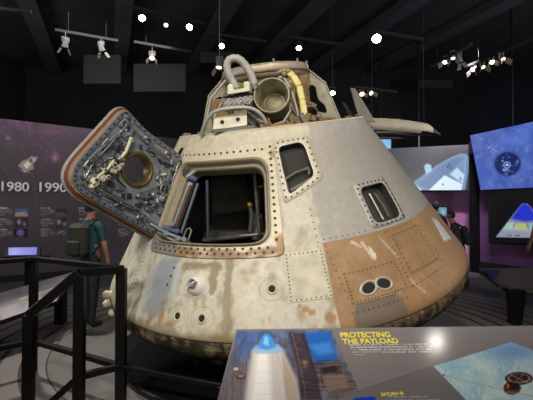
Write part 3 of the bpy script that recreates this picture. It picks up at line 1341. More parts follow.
def forward():
    mb = MB()
    mb.lathe([(.40, H1 - .06), (.40, 2.02)], n=48, mi=0)
    mb.lathe([(.41, 1.6), (.43, 1.62), (.43, 1.66), (.41, 1.68)], n=48, mi=1)
    cap(mb, 'docking_tunnel', [brown_m, steel_m])
    mb = MB()
    mb.lathe([(.40, 2.0), (.455, 2.02), (.47, 2.05), (.475, 2.11), (.465, 2.14), (.44, 2.15), (.36, 2.15), (.34, 2.12), (.34, 1.6)], n=64)
    mb.lathe([(.476, 2.055), (.484, 2.06), (.484, 2.075), (.476, 2.08)], n=64, mi=1)
    cap(mb, 'docking_ring', [mat('ring_metal', (164, 154, 132), .45, .4, noise=.35, nscale=14), mat('ring_rust', (120, 82, 56), .6, .3, noise=.4)])
    for k in range(10):
        a = 2 * PI * k / 10 + .2
        mb = MB()
        mb.cyl((.455 * math.sin(a), -.455 * math.cos(a), 2.13), (.455 * math.sin(a), -.455 * math.cos(a), 2.175), .013, n=10)
        cap(mb, 'ring_bolt', steel_m)
    mb = MB()
    p = (.0, .0)
    mb.cyl((-.22, -.34, 2.12), (-.22, -.34, 2.24), .022, .016, 12)
    mb.cyl((.16, .3, 2.12), (.16, .3, 2.26), .02, .02, 10)
    caps(mb, 'ring_post', brown_m)

    # four radial gussets with lightening cut-outs
    def gusset(ang, cut, sgn):
        ca2, sa2 = math.cos(ang), math.sin(ang)

        def T(x, z, o):
            return (x * ca2 - o * sa2, x * sa2 + o * ca2, z)
        out = [(.41, H1 - .03), (.78, H1 - .03), (.635, 1.93), (.47, 2.08), (.41, 2.08)]
        oo = resample(out, 48)
        ii = resample(rounded(cut, .04), 48)
        # align starts by angle about the hole centre
        cx = sum(p[0] for p in ii) / 48
        cz = sum(p[1] for p in ii) / 48
        key = lambda p: math.atan2(p[1] - cz, p[0] - cx)
        oo.sort(key=key)
        ii.sort(key=key)
        mb = MB()
        vs = [T(*p, -.014) for p in oo] + [T(*p, -.014) for p in ii] + [T(*p, .014) for p in oo] + [T(*p, .014) for p in ii]
        n = 48
        fs = []
        for k in range(n):
            j = (k + 1) % n
            fs += [(k, j, n + j, n + k), (2 * n + k, 3 * n + k, 3 * n + j, 2 * n + j), (k, 2 * n + k, 2 * n + j, j), (n + k, n + j, 3 * n + j, 3 * n + k)]
        mb.add(vs, fs, 0)
        # flange along the sloping edge
        e = [(.785, H1 - .03), (.64, 1.935), (.47, 2.09)]
        for a, b in zip(e[:-1], e[1:]):
            A, B = Vector(T(*a, 0)), Vector(T(*b, 0))
            mb.bar(A, B, .055, .012, up=Vector((ca2, sa2, .8)))
        o = cap(mb, 'gusset', mat('gusset_olive_grey', (148, 143, 120), .55, .15, noise=.3, nscale=9))
        return o
    gusset(0, [(.46, 1.66), (.64, 1.60), (.62, 1.70), (.55, 1.76), (.53, 1.92), (.455, 1.93)], 1)
    gusset(PI, [(.48, 1.64), (.66, 1.64), (.60, 1.88), (.50, 1.92)], 1)
    gusset(PI / 2, [(.50, 1.62), (.66, 1.60), (.60, 1.85), (.48, 1.9)], 1)
    # insulation panels between the gussets, behind the equipment
    mb = MB()
    for (x, w, h_, z, mi) in ((-.52, .2, .3, 1.72, 0), (-.25, .24, .34, 1.86, 1), (.0, .26, .3, 1.9, 0), (.2, .16, .4, 1.84, 1), (.36, .14, .3, 1.86, 0)):
        mb.box((x, -.40 + abs(x) * .35, z), (w, .03, h_), None, mi, .01)
    cap(mb, 'insulation_panel', [brown_m, mat('pale_insulation', (178, 152, 104), .8, noise=.45, nscale=10, bump=.4)])
    mb = MB()
    random.seed(5)
    for k in range(16):
        x = .18 + rng.random() * .24
        z = 1.98 - rng.random() * .2
        mb.tube([(x, -.42, z), (x + rng.uniform(-.02, .02), -.45, z - .05), (x + rng.uniform(-.03, .03), -.44, z - .13)], .006, 5)
    for k in range(10):
        x = .02 - rng.random() * .3
        z = 2.0 - rng.random() * .06
        mb.tube([(x, -.42, z), (x + rng.uniform(-.03, .03), -.46, z - .03), (x + rng.uniform(-.04, .04), -.44, z - .08)], .007, 5)
    cap(mb, 'frayed_wiring', mat('wiring_brown', (110, 76, 46), .8, noise=.3))['kind'] = 'stuff'

    # mortar can facing the viewer
    c = lp(271.5, 95.5, -.76)
    axv = (to_local(CAM) - c).normalized()
    axv = (axv + Vector((-.10, 0, .38))).normalized()
    mb = MB()
    r = .162
    mb.lathe([(r * .96, -.25), (r * .96, -.03), (r * 1.04, -.02), (r * 1.04, .012), (r * .97, .016), (r * .93, .0), (r * .92, -.24), (.001, -.24)], c, axv, 48, 0)
    mb.lathe([(r * .7, -.235), (r * .62, -.215), (r * .55, -.235)], c, axv, 36, 0)
    cap(mb, 'mortar_can', mat('can_grey_olive', (146, 138, 108), .5, .3, noise=.35, nscale=10))
    mb = MB()
    mb.tube([lp(254, 118, -.72), lp(262, 122, -.74), lp(272, 126, -.75), lp(284, 122, -.75), lp(291, 110, -.72)], .02, 8)
    cap(mb, 'can_bracket', steel_m)
    # small can
    c = lp(311, 113, -.62)
    ax2 = (to_local(CAM) - c).normalized() + Vector((-.1, 0, .15))
    mb = MB()
    mb.lathe([(.062, -.3), (.062, 0), (.068, .004), (.066, .012), (.056, .01), (.054, -.2), (.001, -.2)], c, ax2, 28)
    cap(mb, 'small_mortar_can', mat('can_dark', (88, 84, 74), .45, .5, noise=.3))
    mb = MB()
    for s_ in ((300, 104), (318, 119)):
        mb.tube([lp(s_[0], s_[1], -.5), lp(s_[0] + 7, s_[1] + 9, -.62)], .012, 6)
    mb.bar(lp(304, 100, -.45), lp(316, 106, -.45), .05, .03)
    mb.bar(lp(318, 119, -.6), lp(334, 119, -.5), .05, .03)
    cap(mb, 'can_mount', brown_m)
    # yellow padded strap
    mb = MB()
    P = [lp(288, 72, -.50), lp(293, 76, -.56), lp(299, 86, -.60), lp(302, 100, -.64), (lp(305, 119, -.70))]
    for a, b in zip(P[:-1], P[1:]):
        mb.bar(a, b, .062, .035, up=(.25, -1, .1), bev=.008)
    cap(mb, 'yellow_strap', yellow_m)
    mb = MB()
    P = [lp(283, 77, -.50), lp(288, 84, -.55), lp(293, 96, -.60), lp(297, 110, -.64), lp(299, 122, -.7)]
    mb.tube(P, .016, 8)
    mb.tube([lp(279, 79, -.5), lp(285, 86, -.55), lp(290, 98, -.6), lp(293, 112, -.65), lp(291, 124, -.7)], .013, 8, 1)
    mb.tube([lp(278, 73, -.5), lp(284, 70, -.52), lp(291, 72, -.52)], .02, 8, 1)
    for q in ((280, 78), (284, 74), (288, 71), (292, 78), (291, 90)):
        mb.ball(lp(*q, -.53), .024, 10, rng.randint(0, 1))
    cap(mb, 'cable_bundle', [grey_metal, mat('olive_cable', (124, 116, 78), .6, noise=.3)])
    # white valve box with two holes
    A, B, C_, D = lp(214, 117.5, -.86), lp(247, 111, -.86), lp(247, 125, -.88), lp(213, 130, -.88)
    x = (B - A)
    y = (A - D)
    nrm = x.cross(y).normalized()
    if nrm.y > 0:
        nrm = -nrm
    mb = MB()
    mb.prism([A, B, C_, D], -nrm * .22)
    fr = [A.lerp(B, .26).lerp(D.lerp(C_, .26), .5), A.lerp(B, .73).lerp(D.lerp(C_, .73), .5)]
    for q in fr:
        mb.lathe([(.026, .003), (.022, .006), (.018, .002)], q, nrm, 16, 0)
        mb.lathe([(.0195, .003), (.001, .003)], q, nrm, 16, 1)
    cap(mb, 'valve_box', [mat('white_box_paint', (206, 198, 174), .55, noise=.2, nscale=14), dark_m])
    mb = MB()
    mb.prism([lp(248, 111, -.85), lp(256, 116, -.78), lp(256, 130, -.80), lp(248, 125.5, -.86)], Vector((0, .1, 0)))
    mb.bar(lp(249, 114, -.86), lp(262, 125, -.80), .02, .02)
    mb.bar(lp(249, 121, -.86), lp(258, 130, -.82), .02, .02)
    mb.bar(lp(213, 131, -.9), lp(252, 127, -.9), .03, .03)
    cap(mb, 'box_bracket', steel_m)
    # bent tube looping over the box
    mb = MB()
    P = [lp(201, 136, -.80), lp(204, 126, -.84), (lp(209, 116, -.88)), lp(216, 110.5, -.9), lp(228, 108.5, -.92), lp(244, 107, -.92), lp(254, 109, -.9), lp(262, 115, -.88), lp(266, 122, -.86), lp(268, 130, -.84)]
    PP = []
    for i in range(len(P) - 1):
        for t in (0, .33, .66):
            PP.append(P[i].lerp(P[i + 1], t))
    PP.append(P[-1])
    for _ in range(2):
        PP = [PP[0]] + [(PP[i - 1] + PP[i] * 2 + PP[i + 1]) / 4 for i in range(1, len(PP) - 1)] + [PP[-1]]
    mb.tube(PP, .0175, 12)
    cap(mb, 'bent_tube', mat('grey_tube', (158, 160, 154), .45, .3, noise=.15))
    # coil block and the white fitting on top of it
    mb = MB()
    A, B, C_, D = lp(223, 98, -.78), lp(250, 94, -.78), lp(252, 108, -.82), lp(224, 111, -.82)
    mb.prism([A, B, C_, D], Vector((0, .2, 0)))
    mb.prism([lp(222, 97, -.8), lp(226, 90, -.74), lp(252, 86, -.74), lp(252, 93, -.8)], Vector((0, .2, .0)))
    cap(mb, 'coil_housing', mat('housing_grey', (104, 100, 90), .55, .3, noise=.35, nscale=14))
    for k in range(5):
        mb = MB()
        t = k / 4
        a = Vector(lp(227 + 21 * t, 105 - 3 * t, -.86))
        b = Vector(lp(230 + 21 * t, 101.5 - 3 * t, -.86))
        for s_ in range(3):
            q = a.lerp(b, s_ / 2)
            ring = [q + Vector((.02 * math.cos(u), -.012, .02 * math.sin(u))) for u in np.linspace(0, 2 * PI, 9)[:-1]]
            mb.tube(ring, .007, 6, closed=True)
        mb.tube([a + Vector((0, .08, 0)), a, b, b + Vector((0, .08, 0))], .01, 6)
        cap(mb, 'coil', alu_m)
    mb = MB()
    wf = mat('white_fitting', (200, 194, 168), .5, noise=.2)
    mb.bar(lp(228, 93, -.82), lp(249, 89.5, -.82), .1, .03)
    for q in ((231, 90), (247, 87)):
        mb.box(lp(q[0], q[1], -.82), (.055, .07, .09), None, 0, .01)
    mb.tube([lp(230, 85, -.78), lp(232, 92, -.8)], .02, 8)
    cap(mb, 'valve_fitting', wf)
    # thick grey hoses
    for pts, rr in (([(237.5, 91), (235, 86), (230, 77), (226.5, 68), (227.5, 61), (233, 57.5), (240, 59), (246, 66), (251, 74), (254, 83), (255, 88)], .036),
                    ([(234, 91), (232, 84), (231, 78)], .03)):
        P = [lp(*q, -.70 + .0 * i) for i, q in enumerate(pts)]
        PP = []
        for i in range(len(P) - 1):
            for t in (0, .25, .5, .75):
                PP.append(P[i].lerp(P[i + 1], t))
        PP.append(P[-1])
        for _ in range(5):
            PP = [PP[0]] + [(PP[i - 1] + PP[i] * 2 + PP[i + 1]) / 4 for i in range(1, len(PP) - 1)] + [PP[-1]]
        rad = [rr * (1 + .07 * math.sin(i * 2.6)) for i in range(len(PP))]
        mb = MB()
        mb.tube(PP, rad, 14)
        cap(mb, 'hose', hose_m)
        break
    mb = MB()
    for q in ((237, 90), (254.5, 86)):
        c = lp(*q, -.70)
        mb.cyl(c + Vector((0, 0, -.03)), c + Vector((0, 0, .02)), .045, n=16)
    caps(mb, 'hose_collar', steel_m)
    r5 = random.Random(11)
    for k in range(9):
        q = [lp(252 + r5.uniform(-4, 6), 112 + r5.uniform(-8, 4), -.62), lp(258 + r5.uniform(-4, 6), 122 + r5.uniform(-4, 4), -.68), lp(266 + r5.uniform(-6, 10), 129 + r5.uniform(-3, 1), -.74)]
        mb = MB()
        mb.tube(q, r5.uniform(.007, .013), 6, 0)
        cap(mb, 'cable', [steel_m, olive_m, mat('wiring_dark', (58, 50, 42), .7)][k % 3])
    for k in range(8):
        q = [lp(284 + r5.uniform(0, 8), 92 + r5.uniform(-6, 6), -.6), lp(288 + r5.uniform(0, 8), 106 + r5.uniform(-6, 6), -.64), lp(286 + r5.uniform(0, 16), 124 + r5.uniform(-3, 1), -.72)]
        mb = MB()
        mb.tube(q, r5.uniform(.007, .014), 6, 0)
        cap(mb, 'cable', [mat('wiring_dark', (58, 50, 42), .7), grey_metal, brown_m][k % 3])
    for k in range(7):
        mb = MB()
        mb.box(lp(286 + k * 5.5, 121 - k * .6 + r5.uniform(-3, 2), -.72), (.05, .05, r5.uniform(.04, .09)), Matrix.Rotation(r5.uniform(-.4, .4), 3, 'Y'), 0, .008)
        cap(mb, 'equipment_bracket', [steel_m, olive_m, brown_m][k % 3])
    # bracket frame struts left of the box
    mb = MB()
    mb.tube([lp(204, 132, -.5), lp(211, 98, -.45), lp(226, 80, -.42)], .014, 8)
    mb.tube([lp(214, 118, -.6), lp(223, 100, -.55)], .012, 8)
    mb.bar(lp(256, 84, -.5), lp(258, 96, -.55), .03, .03)
    caps(mb, 'support_strut', grey_metal)
    # debris, brackets and lugs along the rim
    mb = MB()
    for k in range(44):
        phi = -88 + k * 4.1
        r = .955
        p = Vector((r * math.sin(R(phi)), -r * math.cos(R(phi)), H1 + .012))
        if rng.random() < .55:
            mb.box(p, (.02 + rng.random() * .05, .02 + rng.random() * .03, .012 + rng.random() * .025), Matrix.Rotation(rng.random() * 3, 3, 'Z'), k % 2, .004)
    caps(mb, 'rim_lug', [brown_m, steel_m])
    mb = MB()
    for k in range(10):
        q = lp(262 + k * 3.2, 128 - k * .3 - rng.random() * 3, -.86)
        mb.box(q, (.03, .03, .03 + rng.random() * .04), Matrix.Rotation(rng.random() * 3, 3, 'Y'), 0, .004)
    mb.tube([lp(268, 118, -.86), lp(270, 124, -.86), lp(266, 130, -.86)], .012, 6)
    cap(mb, 'scorched_clips', mat('rust_orange', (142, 92, 52), .7, noise=.4))


forward()

# ------------------------------------------------------------------ side hatch swung open
def door():
    phi1, phi2 = -41, -3
    K0, K1, K2, K3 = S(phi1, .58), S(phi1, 1.32), S(phi2, 1.32), S(phi2, .58)
    e = (K1 - K0).normalized()
    x = K3 - K0
    x = (x - e * x.dot(e)).normalized()
    n = x.cross(e)
    if n.z < 0:
        n = -n
    pl = [((c - K0).dot(x), (c - K0).dot(e)) for c in (K0, K1, K2, K3)]
    b, tx, ty, tz, sw, tilt = R(105.627), -.0633, .2118, .0357, 1.05, .0138
    d = x * math.cos(b) + n * math.sin(b)
    e2 = e * math.cos(tilt) + d * math.sin(tilt)
    d2 = d * math.cos(tilt) - e * math.sin(tilt)
    m = -(n * math.cos(b) - x * math.sin(b))      # towards the viewer: inner face
    o = K0 + Vector((tx, ty, tz))
    Q = [(s * sw, t) for s, t in pl]               # 2D corners: hinge bottom, hinge top, free top, free bottom

    def W3(q, off=0.0):
        return o + d2 * q[0] + e2 * q[1] + m * off

    def dp(px, py, off=0.0):
        r_ = ray(px, py)
        ol = to_local(CAM)
        r_ = Vector((r_.dot(cu_), r_.dot(cv_), r_.dot(ca_)))
        P0 = o + m * off
        t = (P0 - ol).dot(m) / r_.dot(m)
        p = ol + r_ * t - o
        return (p.dot(d2), p.dot(e2))
    N = 120
    EO = -.08
    Q = [dp(160, 246, EO), dp(185, 158, EO), dp(143, 128.5, EO), dp(120, 101, EO), dp(46, 182.5, EO)]
    OUT = resample(rounded(Q, [.14, .12, .3, .13, .29]), N)
    cx = sum(q[0] for q in OUT) / N
    cy = sum(q[1] for q in OUT) / N

    def inset(k):
        """outline pulled inwards by k metres"""
        out = []
        for i in range(N):
            a, c = Vector(OUT[i - 1]), Vector(OUT[(i + 1) % N])
            t = (c - a).normalized()
            nn = Vector((-t.y, t.x))
            p = Vector(OUT[i])
            if nn.dot(Vector((cx, cy)) - p) < 0:
                nn = -nn
            out.append(tuple(p + nn * k))
        return out
    wc = dp(137, 169.5, 0)
    wr = .142

    def circ(r):
        return [(wc[0] + r * math.cos(2 * PI * k / N), wc[1] + r * math.sin(2 * PI * k / N)) for k in range(N)]

    def align(poly):
        """points of the outline at the angles of the circle"""
        res = []
        P = [Vector(p) for p in poly]
        C0 = Vector(wc)
        for k in range(N):
            a = 2 * PI * k / N
            dr = Vector((math.cos(a), math.sin(a)))
            best = None
            for i in range(N):
                A, B = P[i] - C0, P[(i + 1) % N] - C0
                den = dr.x * (B.y - A.y) - dr.y * (B.x - A.x)
                if abs(den) < 1e-12:
                    continue
                t = (A.x * (B.y - A.y) - A.y * (B.x - A.x)) / den
                s = (A.x * dr.y - A.y * dr.x) / den
                if t > 0 and -1e-6 <= s <= 1 + 1e-6:
                    best = t if best is None else min(best, t)
            res.append(tuple(C0 + dr * (best or .3)))
        return res
    rim = align(inset(0))
    in1 = align(inset(.012))
    in2 = align(inset(.03))
    in3 = align(inset(.045))
    in5 = align(inset(.075))
    big = align(inset(-.0))

    def loft(rings, mats_idx, name, mats, parent=None):
        mb = MB()
        vs = [W3(p, off) for ring, off in rings for p in ring]
        for i in range(len(rings) - 1):
            base = len(mb.v)
            mb.add([W3(p, rings[i][1]) for p in rings[i][0]] + [W3(p, rings[i + 1][1]) for p in rings[i + 1][0]],
                   [(k, (k + 1) % N, N + (k + 1) % N, N + k) for k in range(N)], mats_idx[i], True)
        return cap(mb, name, mats, parent)
    abl = mat('hatch_ablator', (120, 104, 84), .8, noise=.35, nscale=12)
    mats = [mat('hatch_inner_blue_grey', (140, 146, 152), .5, .15, noise=.4, nscale=14, bump=.2), abl, mat('rim_white', (150, 144, 132), .55, noise=.25, nscale=18), mat('rim_red_brown', (104, 58, 42), .6, noise=.3, nscale=18),
            mat('rim_tan', (150, 124, 90), .6, noise=.3, nscale=18), mat('rim_blue_grey', (116, 124, 132), .45, .3, noise=.3)]
    root = loft([(circ(wr), -.095), (rim, -.095), (rim, -.075), (in1, -.068), (in1, -.048), (in2, -.042), (in2, -.018), (in3, -.012), (in3, .012), (in5, .012), (in5, .0), (circ(wr), 0), (circ(wr), -.095)],
                [1, 2, 2, 3, 3, 4, 4, 5, 5, 5, 0, 0], 'side_hatch', mats)
    tag(root, 'side hatch swung open with its mechanism facing out')

    def subs(mb, name, mm):
        for b in pieces(mb):
            sub(b, name, mm)

    def sub(mb, name, mm, lab=None):
        mb.v = [(v[0], v[1], v[2] + ZB) for v in mb.v]
        q = mb.build(name, mm, root)
        if lab:
            tag(q, lab)
        return q
    brass = mat('brass_ring', (128, 106, 58), .4, .6, noise=.3, nscale=20)
    mb = MB()
    mb.lathe([(wr - .016, -.095), (wr - .016, .014), (wr - .008, .022), (wr + .006, .022), (wr + .013, .014), (wr + .014, 0)], W3(wc), m, 64)
    for k in range(24):
        a = 2 * PI * k / 24
        p = W3((wc[0] + wr * math.cos(a), wc[1] + wr * math.sin(a)), .021)
        mb.cyl(p, p + m * .005, .005, n=8)
    sub(mb, 'porthole_ring', brass, 'brass ring round the hatch window')
    mb = MB()
    mb.lathe([(wr - .016, -.05), (.001, -.05)], W3(wc), m, 48)
    sub(mb, 'porthole_glass', mat('hatch_glass', (235, 238, 240), .02, 0, alpha_glass=True))
    # rim holes
    fl = inset(.06)
    for k in range(0, N, 2):
        mb = MB()
        p = W3(fl[k], .0125)
        mb.cyl(p, p + m * .003, .008, n=8)
        sub(mb, 'rim_bolt', dark_m)
    # latches around the edge
    lt = inset(.105)
    steel2 = mat('latch_steel', (150, 152, 150), .4, .6, noise=.3)
    slot_m = mat('latch_dark', (52, 54, 56), .5, .4)
    picks = [int(N * t) for t in np.linspace(0, 1, 16)[:-1]]
    for k in picks:
        p = Vector(lt[k])
        t = (Vector(lt[(k + 1) % N]) - Vector(lt[k - 1])).normalized()
        tx3 = (d2 * t.x + e2 * t.y).normalized()
        nn = m.cross(tx3).normalized()
        M = Matrix((tx3, nn, m)).transposed()
        mb = MB()
        mb.box(W3(p, .018), (.085, .036, .03), M, 0, .006)
        mb.box(W3(p, .036), (.05, .014, .01), M, 1)
        mb.cyl(W3(p, .03) + tx3 * .03, W3(p, .046) + tx3 * .03, .01, n=10)
        mb.cyl(W3(p, .03) - tx3 * .03, W3(p, .046) - tx3 * .03, .01, n=10)
        sub(mb, 'latch', [steel2, slot_m])
    # linkage rods joining the latches
    lk = inset(.135)
    for a, b in zip(picks, picks[1:] + picks[:1]):
        mb = MB()
        mb.tube([W3(lk[a], .03), W3(lk[b], .03)], .0075, 8)
        mb.ball(W3(lk[a], .03), .013, 8)
        sub(mb, 'linkage_rod', steel2)
    blk = [mat('mech_dark', (60, 62, 66), .5, .4, noise=.3), mat('mech_grey', (132, 134, 134), .45, .5, noise=.3), mat('mech_cream', (206, 198, 170), .5, noise=.2), mat('mech_blue', (92, 116, 160), .5, .1, noise=.3), brass, mat('mech_pale_blue', (150, 160, 170), .45, .3, noise=.3)]

    def dbox(px, py, w, h, dep, ang=0, mi=1, off=0.0):
        p = dp(px, py, off)
        c, s = math.cos(ang), math.sin(ang)
        X = d2 * c + e2 * s
        Y = -d2 * s + e2 * c
        M = Matrix((X, Y, X.cross(Y))).transposed()
        mb.box(W3(p, off + dep / 2), (w, h, dep), M, mi, min(w, h, dep) * .2)

    def dtube(pts, r, mi=1, off=.03):
        mb.tube([W3(dp(*q, off), off) for q in pts], r, 8, mi)
    # gearbox: cream castings left of the window
    mb = MB()
    for (x_, y_, w, h, dep, a, mi) in ((92, 182, .07, .05, .07, .5, 2), (99, 178, .06, .06, .08, .2, 2), (105, 174, .05, .05, .06, .6, 0), (110, 171, .06, .04, .07, -.2, 2), (116, 168, .04, .05, .06, .4, 2), (104, 167, .05, .03, .05, .9, 1),
                                   (110, 162, .07, .04, .06, .7, 2), (117, 159, .04, .04, .07, .1, 1), (97, 171, .03, .04, .05, 0, 0), (120, 164, .03, .03, .05, .3, 2), (90, 186, .03, .04, .06, 0, 2), (101, 184, .04, .03, .05, 0, 1)):
        dbox(x_, y_, w, h, dep, a, mi)
    for (x_, y_, r_) in ((95, 180, .022), (107, 177, .018), (113, 165, .022), (104, 170, .016)):
        p = W3(dp(x_, y_, .05), .05)
        mb.cyl(p - m * .05, p + m * .03, r_, n=14, mi=2)
        mb.cyl(p + m * .03, p + m * .034, r_ * .6, n=12, mi=0)
    dtube([(93, 184), (100, 175), (108, 169), (114, 160)], .011, 2, .07)
    dtube([(99, 167), (108, 160), (116, 158)], .008, 0, .07)
    sub(mb, 'gearbox', blk, 'cream castings of the latch gearbox')
    mb = MB()
    dtube([(121, 158), (126, 152), (131, 139)], .014, 2, .06)
    mb.ball(W3(dp(131, 139, .06), .06), .019, 10, 2)
    sub(mb, 'handle', blk)
    mb = MB()
    for (x_, y_, w, h, dep, a, mi) in ((92, 165, .05, .03, .05, .4, 0), (88, 170, .04, .03, .04, .4, 2), (126, 127, .05, .04, .05, 0, 0), (120, 132, .04, .03, .05, 0, 1), (116, 138, .05, .03, .04, .3, 0), (110, 143, .04, .02, .04, .3, 1),
                                  (104, 150, .05, .03, .04, .3, 0), (98, 156, .04, .03, .05, .3, 1), (100, 186, .08, .05, .04, -.3, 1), (110, 184, .05, .05, .05, 0, 0), (118, 188, .07, .05, .04, -.2, 1), (108, 192, .06, .04, .03, -.3, 0),
                                  (126, 196, .1, .05, .03, -.4, 0), (138, 196, .05, .04, .05, 0, 1), (146, 200, .06, .05, .05, .3, 0), (152, 195, .05, .05, .06, .2, 1), (160, 199, .06, .05, .05, .2, 3), (154, 206, .05, .05, .05, 0, 0),
                                  (147, 209, .06, .03, .05, .1, 1), (164, 206, .05, .04, .05, .2, 0), (160, 213, .07, .035, .05, -.2, 1), (170, 182, .03, .03, .05, 0, 0), (172, 172, .05, .03, .05, -.4, 0), (166, 165, .05, .025, .03, -.4, 0),
                                  (158, 160, .05, .025, .03, -.4, 0), (163, 172, .03, .03, .04, 0, 1), (157, 178, .04, .05, .04, .1, 1), (116, 149, .05, .04, .03, .2, 0), (123, 145, .04, .03, .03, 0, 1), (92, 184, .05, .03, .04, -.3, 0), (84, 176, .03, .05, .04, 0, 1)):
        dbox(x_, y_, w * .9, h * .9, dep * .7, a, mi)
    subs(mb, 'mechanism_block', blk)
    mb = MB()
    for pts, r_, mi in (([(88, 160), (104, 146), (118, 133)], .008, 1), ([(92, 164), (108, 149), (122, 136)], .006, 0), ([(100, 190), (120, 200), (140, 210)], .007, 1), ([(104, 196), (124, 206), (146, 216)], .006, 0), ([(90, 176), (84, 184), (96, 194)], .006, 1),
                        ([(150, 150), (160, 156), (170, 164)], .007, 1), ([(142, 192), (150, 190), (158, 186)], .007, 1), ([(156, 204), (166, 200), (172, 190)], .006, 4), ([(140, 200), (146, 206), (156, 210)], .008, 1), ([(116, 170), (118, 180), (126, 188)], .008, 0)):
        dtube(pts, r_, mi, .035)
    subs(mb, 'mechanism_rod', blk)
    r6 = random.Random(23)
    inner_ = inset(.15)
    xs = [q[0] for q in inner_]
    ys = [q[1] for q in inner_]

    def free(q, marg):
        return bool(inpoly(np.array([q[0]]), np.array([q[1]]), inner_)[0]) and math.hypot(q[0] - wc[0], q[1] - wc[1]) > wr + marg
    cnt = 0
    while cnt < 46:
        q = (r6.uniform(min(xs), max(xs)), r6.uniform(min(ys), max(ys)))
        if not free(q, .05):
            continue
        cnt += 1
        mb = MB()
        mi = r6.choice([0, 0, 1, 1, 5, 5, 2])
        ang = r6.choice([0, .785, -.6, 1.2])
        c_2, s_2 = math.cos(ang), math.sin(ang)
        X = d2 * c_2 + e2 * s_2
        Y = -d2 * s_2 + e2 * c_2
        M = Matrix((X, Y, X.cross(Y))).transposed()
        dep = r6.uniform(.012, .04)
        if r6.random() < .6:
            mb.box(W3(q, dep / 2), (r6.uniform(.02, .06), r6.uniform(.012, .03), dep), M, mi, .003)
        else:
            rr_ = r6.uniform(.008, .02)
            mb.cyl(W3(q, 0), W3(q, dep), rr_, n=12, mi=mi)
        sub(mb, 'mechanism_block', blk)
    cnt = 0
    while cnt < 16:
        q = (r6.uniform(min(xs), max(xs)), r6.uniform(min(ys), max(ys)))
        a = r6.uniform(0, 6.28)
        q2 = (q[0] + .09 * math.cos(a), q[1] + .09 * math.sin(a))
        q3_ = (q2[0] + .07 * math.cos(a + .7), q2[1] + .07 * math.sin(a + .7))
        if not (free(q, .03) and free(q2, .03) and free(q3_, .03)):
            continue
        cnt += 1
        mb = MB()
        mb.tube([W3(q, .012), W3(q2, .03), W3(q3_, .015)], r6.uniform(.004, .008), 6, r6.choice([0, 1, 1, 5]))
        sub(mb, 'mechanism_rod', blk)
    # spoked gear at the right of the window
    mb = MB()
    gc = dp(165.5, 190, .03)
    G = W3(gc, .03)
    mb.lathe([(.04, 0), (.055, .012), (.062, .012), (.062, -.02)], G, m, 28, 1)
    mb.lathe([(.018, .02), (.02, -.02)], G, m, 14, 1)
    mb.lathe([(.001, .02), (.018, .02)], G, m, 14, 0)
    for k in range(5):
        a = 2 * PI * k / 5
        mb.tube([G, W3((gc[0] + .055 * math.cos(a), gc[1] + .055 * math.sin(a)), .035)], .006, 6, 1)
    sub(mb, 'gear_wheel', blk)
    # vent plates with slots along the top and lower edges
    for pts in (((146, 147), (154, 153)), ((110, 195), (132, 207))):
        mb = MB()
        A, B = dp(*pts[0]), dp(*pts[1])
        A, B = Vector(A), Vector(B)
        mb.bar(W3(A, .02), W3(B, .02), .04, .012, up=m, mi=1)
        for k in range(5):
            p = A.lerp(B, (k + .5) / 5)
            mb.cyl(W3(p, .026), W3(p, .03), .01, n=8, mi=0)
        sub(mb, 'slotted_plate', blk)
    return dict(W3=W3, dp=dp, m=m, d2=d2, e2=e2, o=o)


D = door()


def hinge():
    silver = mat('hinge_silver', (112, 114, 116), .4, .45, noise=.25)
    bl = mat('hinge_blue', (72, 88, 124), .5, noise=.3, nscale=20)
    br = mat('hinge_brown', (92, 64, 50), .55, .2, noise=.4)
    bg = mat('hinge_blue_grey', (70, 82, 94), .45, .2, noise=.3)
    yc = lambda y: -.93 - (y - 178) * .0032
    L = lambda x, y, o=0: lp(x, y, yc(y) + o)
    mb = MB()
    mb.bar(L(191, 182), L(173, 232), .06, .04, up=(0, -1, 0), mi=0, bev=.01)
    mb.bar(L(191, 185, -.02), L(175, 228, -.02), .03, .03, up=(0, -1, 0), mi=1, bev=.01)
    cap(mb, 'hinge_link', [silver, br])
    mb = MB()
    mb.bar(L(198, 183), L(181, 234), .03, .03, up=(0, -1, 0), mi=0, bev=.008)
    for k in range(5):
        p = L(198 - k * 3.6, 188 + k * 10.5, -.018)
        mb.cyl(p, p + Vector((0, -.006, 0)), .008, n=8, mi=1)
    cap(mb, 'hinge_arm', [bg, dark_m])
    mb = MB()
    mb.bar(L(188, 177, -.03), L(197, 180, -.03), .045, .05, up=(0, -1, 0), mi=0, bev=.014)
    cap(mb, 'hinge_cover', bl)
    mb = MB()
    mb.bar(L(162, 227, -.03), L(180, 232, -.03), .045, .05, up=(0, -1, 0), mi=0, bev=.014)
    cap(mb, 'hinge_cover', bl)
    mb = MB()
    mb.cyl(L(187, 178, -.01), L(195, 171, .0), .03, n=14)
    mb.tube([L(192, 176), L(199, 168), L(206, 166)], .018, 8)
    mb.tube([L(151, 224, -.06), L(166, 233, -.08), L(184, 240, -.06)], .02, 8)
    mb.tube([L(158, 232, -.05), L(172, 240, -.06), L(190, 243, .0)], .018, 8)
    mb.tube([L(182, 240, -.04), L(187, 229, -.04), L(190, 228, -.04), L(191.5, 231, -.04), L(187, 243, -.04)], .009, 8)
    for q in ((166, 233), (178, 238), (184, 239), (160, 228), (172, 224)):
        mb.cyl(L(q[0], q[1], -.1), L(q[0], q[1], .03), .022, n=12)
    caps(mb, 'hinge_rod', silver)
    mb = MB()
    mb.cyl(L(172, 238, .0), L(166, 243, .12), .045, n=16)
    mb.box(L(168, 240, .08), (.12, .12, .08), None, 0, .01)
    mb.box(L(188, 172, .1), (.08, .12, .08), None, 0, .01)
    caps(mb, 'hinge_bracket', mat('bracket_dark', (76, 74, 70), .5, .4, noise=.3))


hinge()

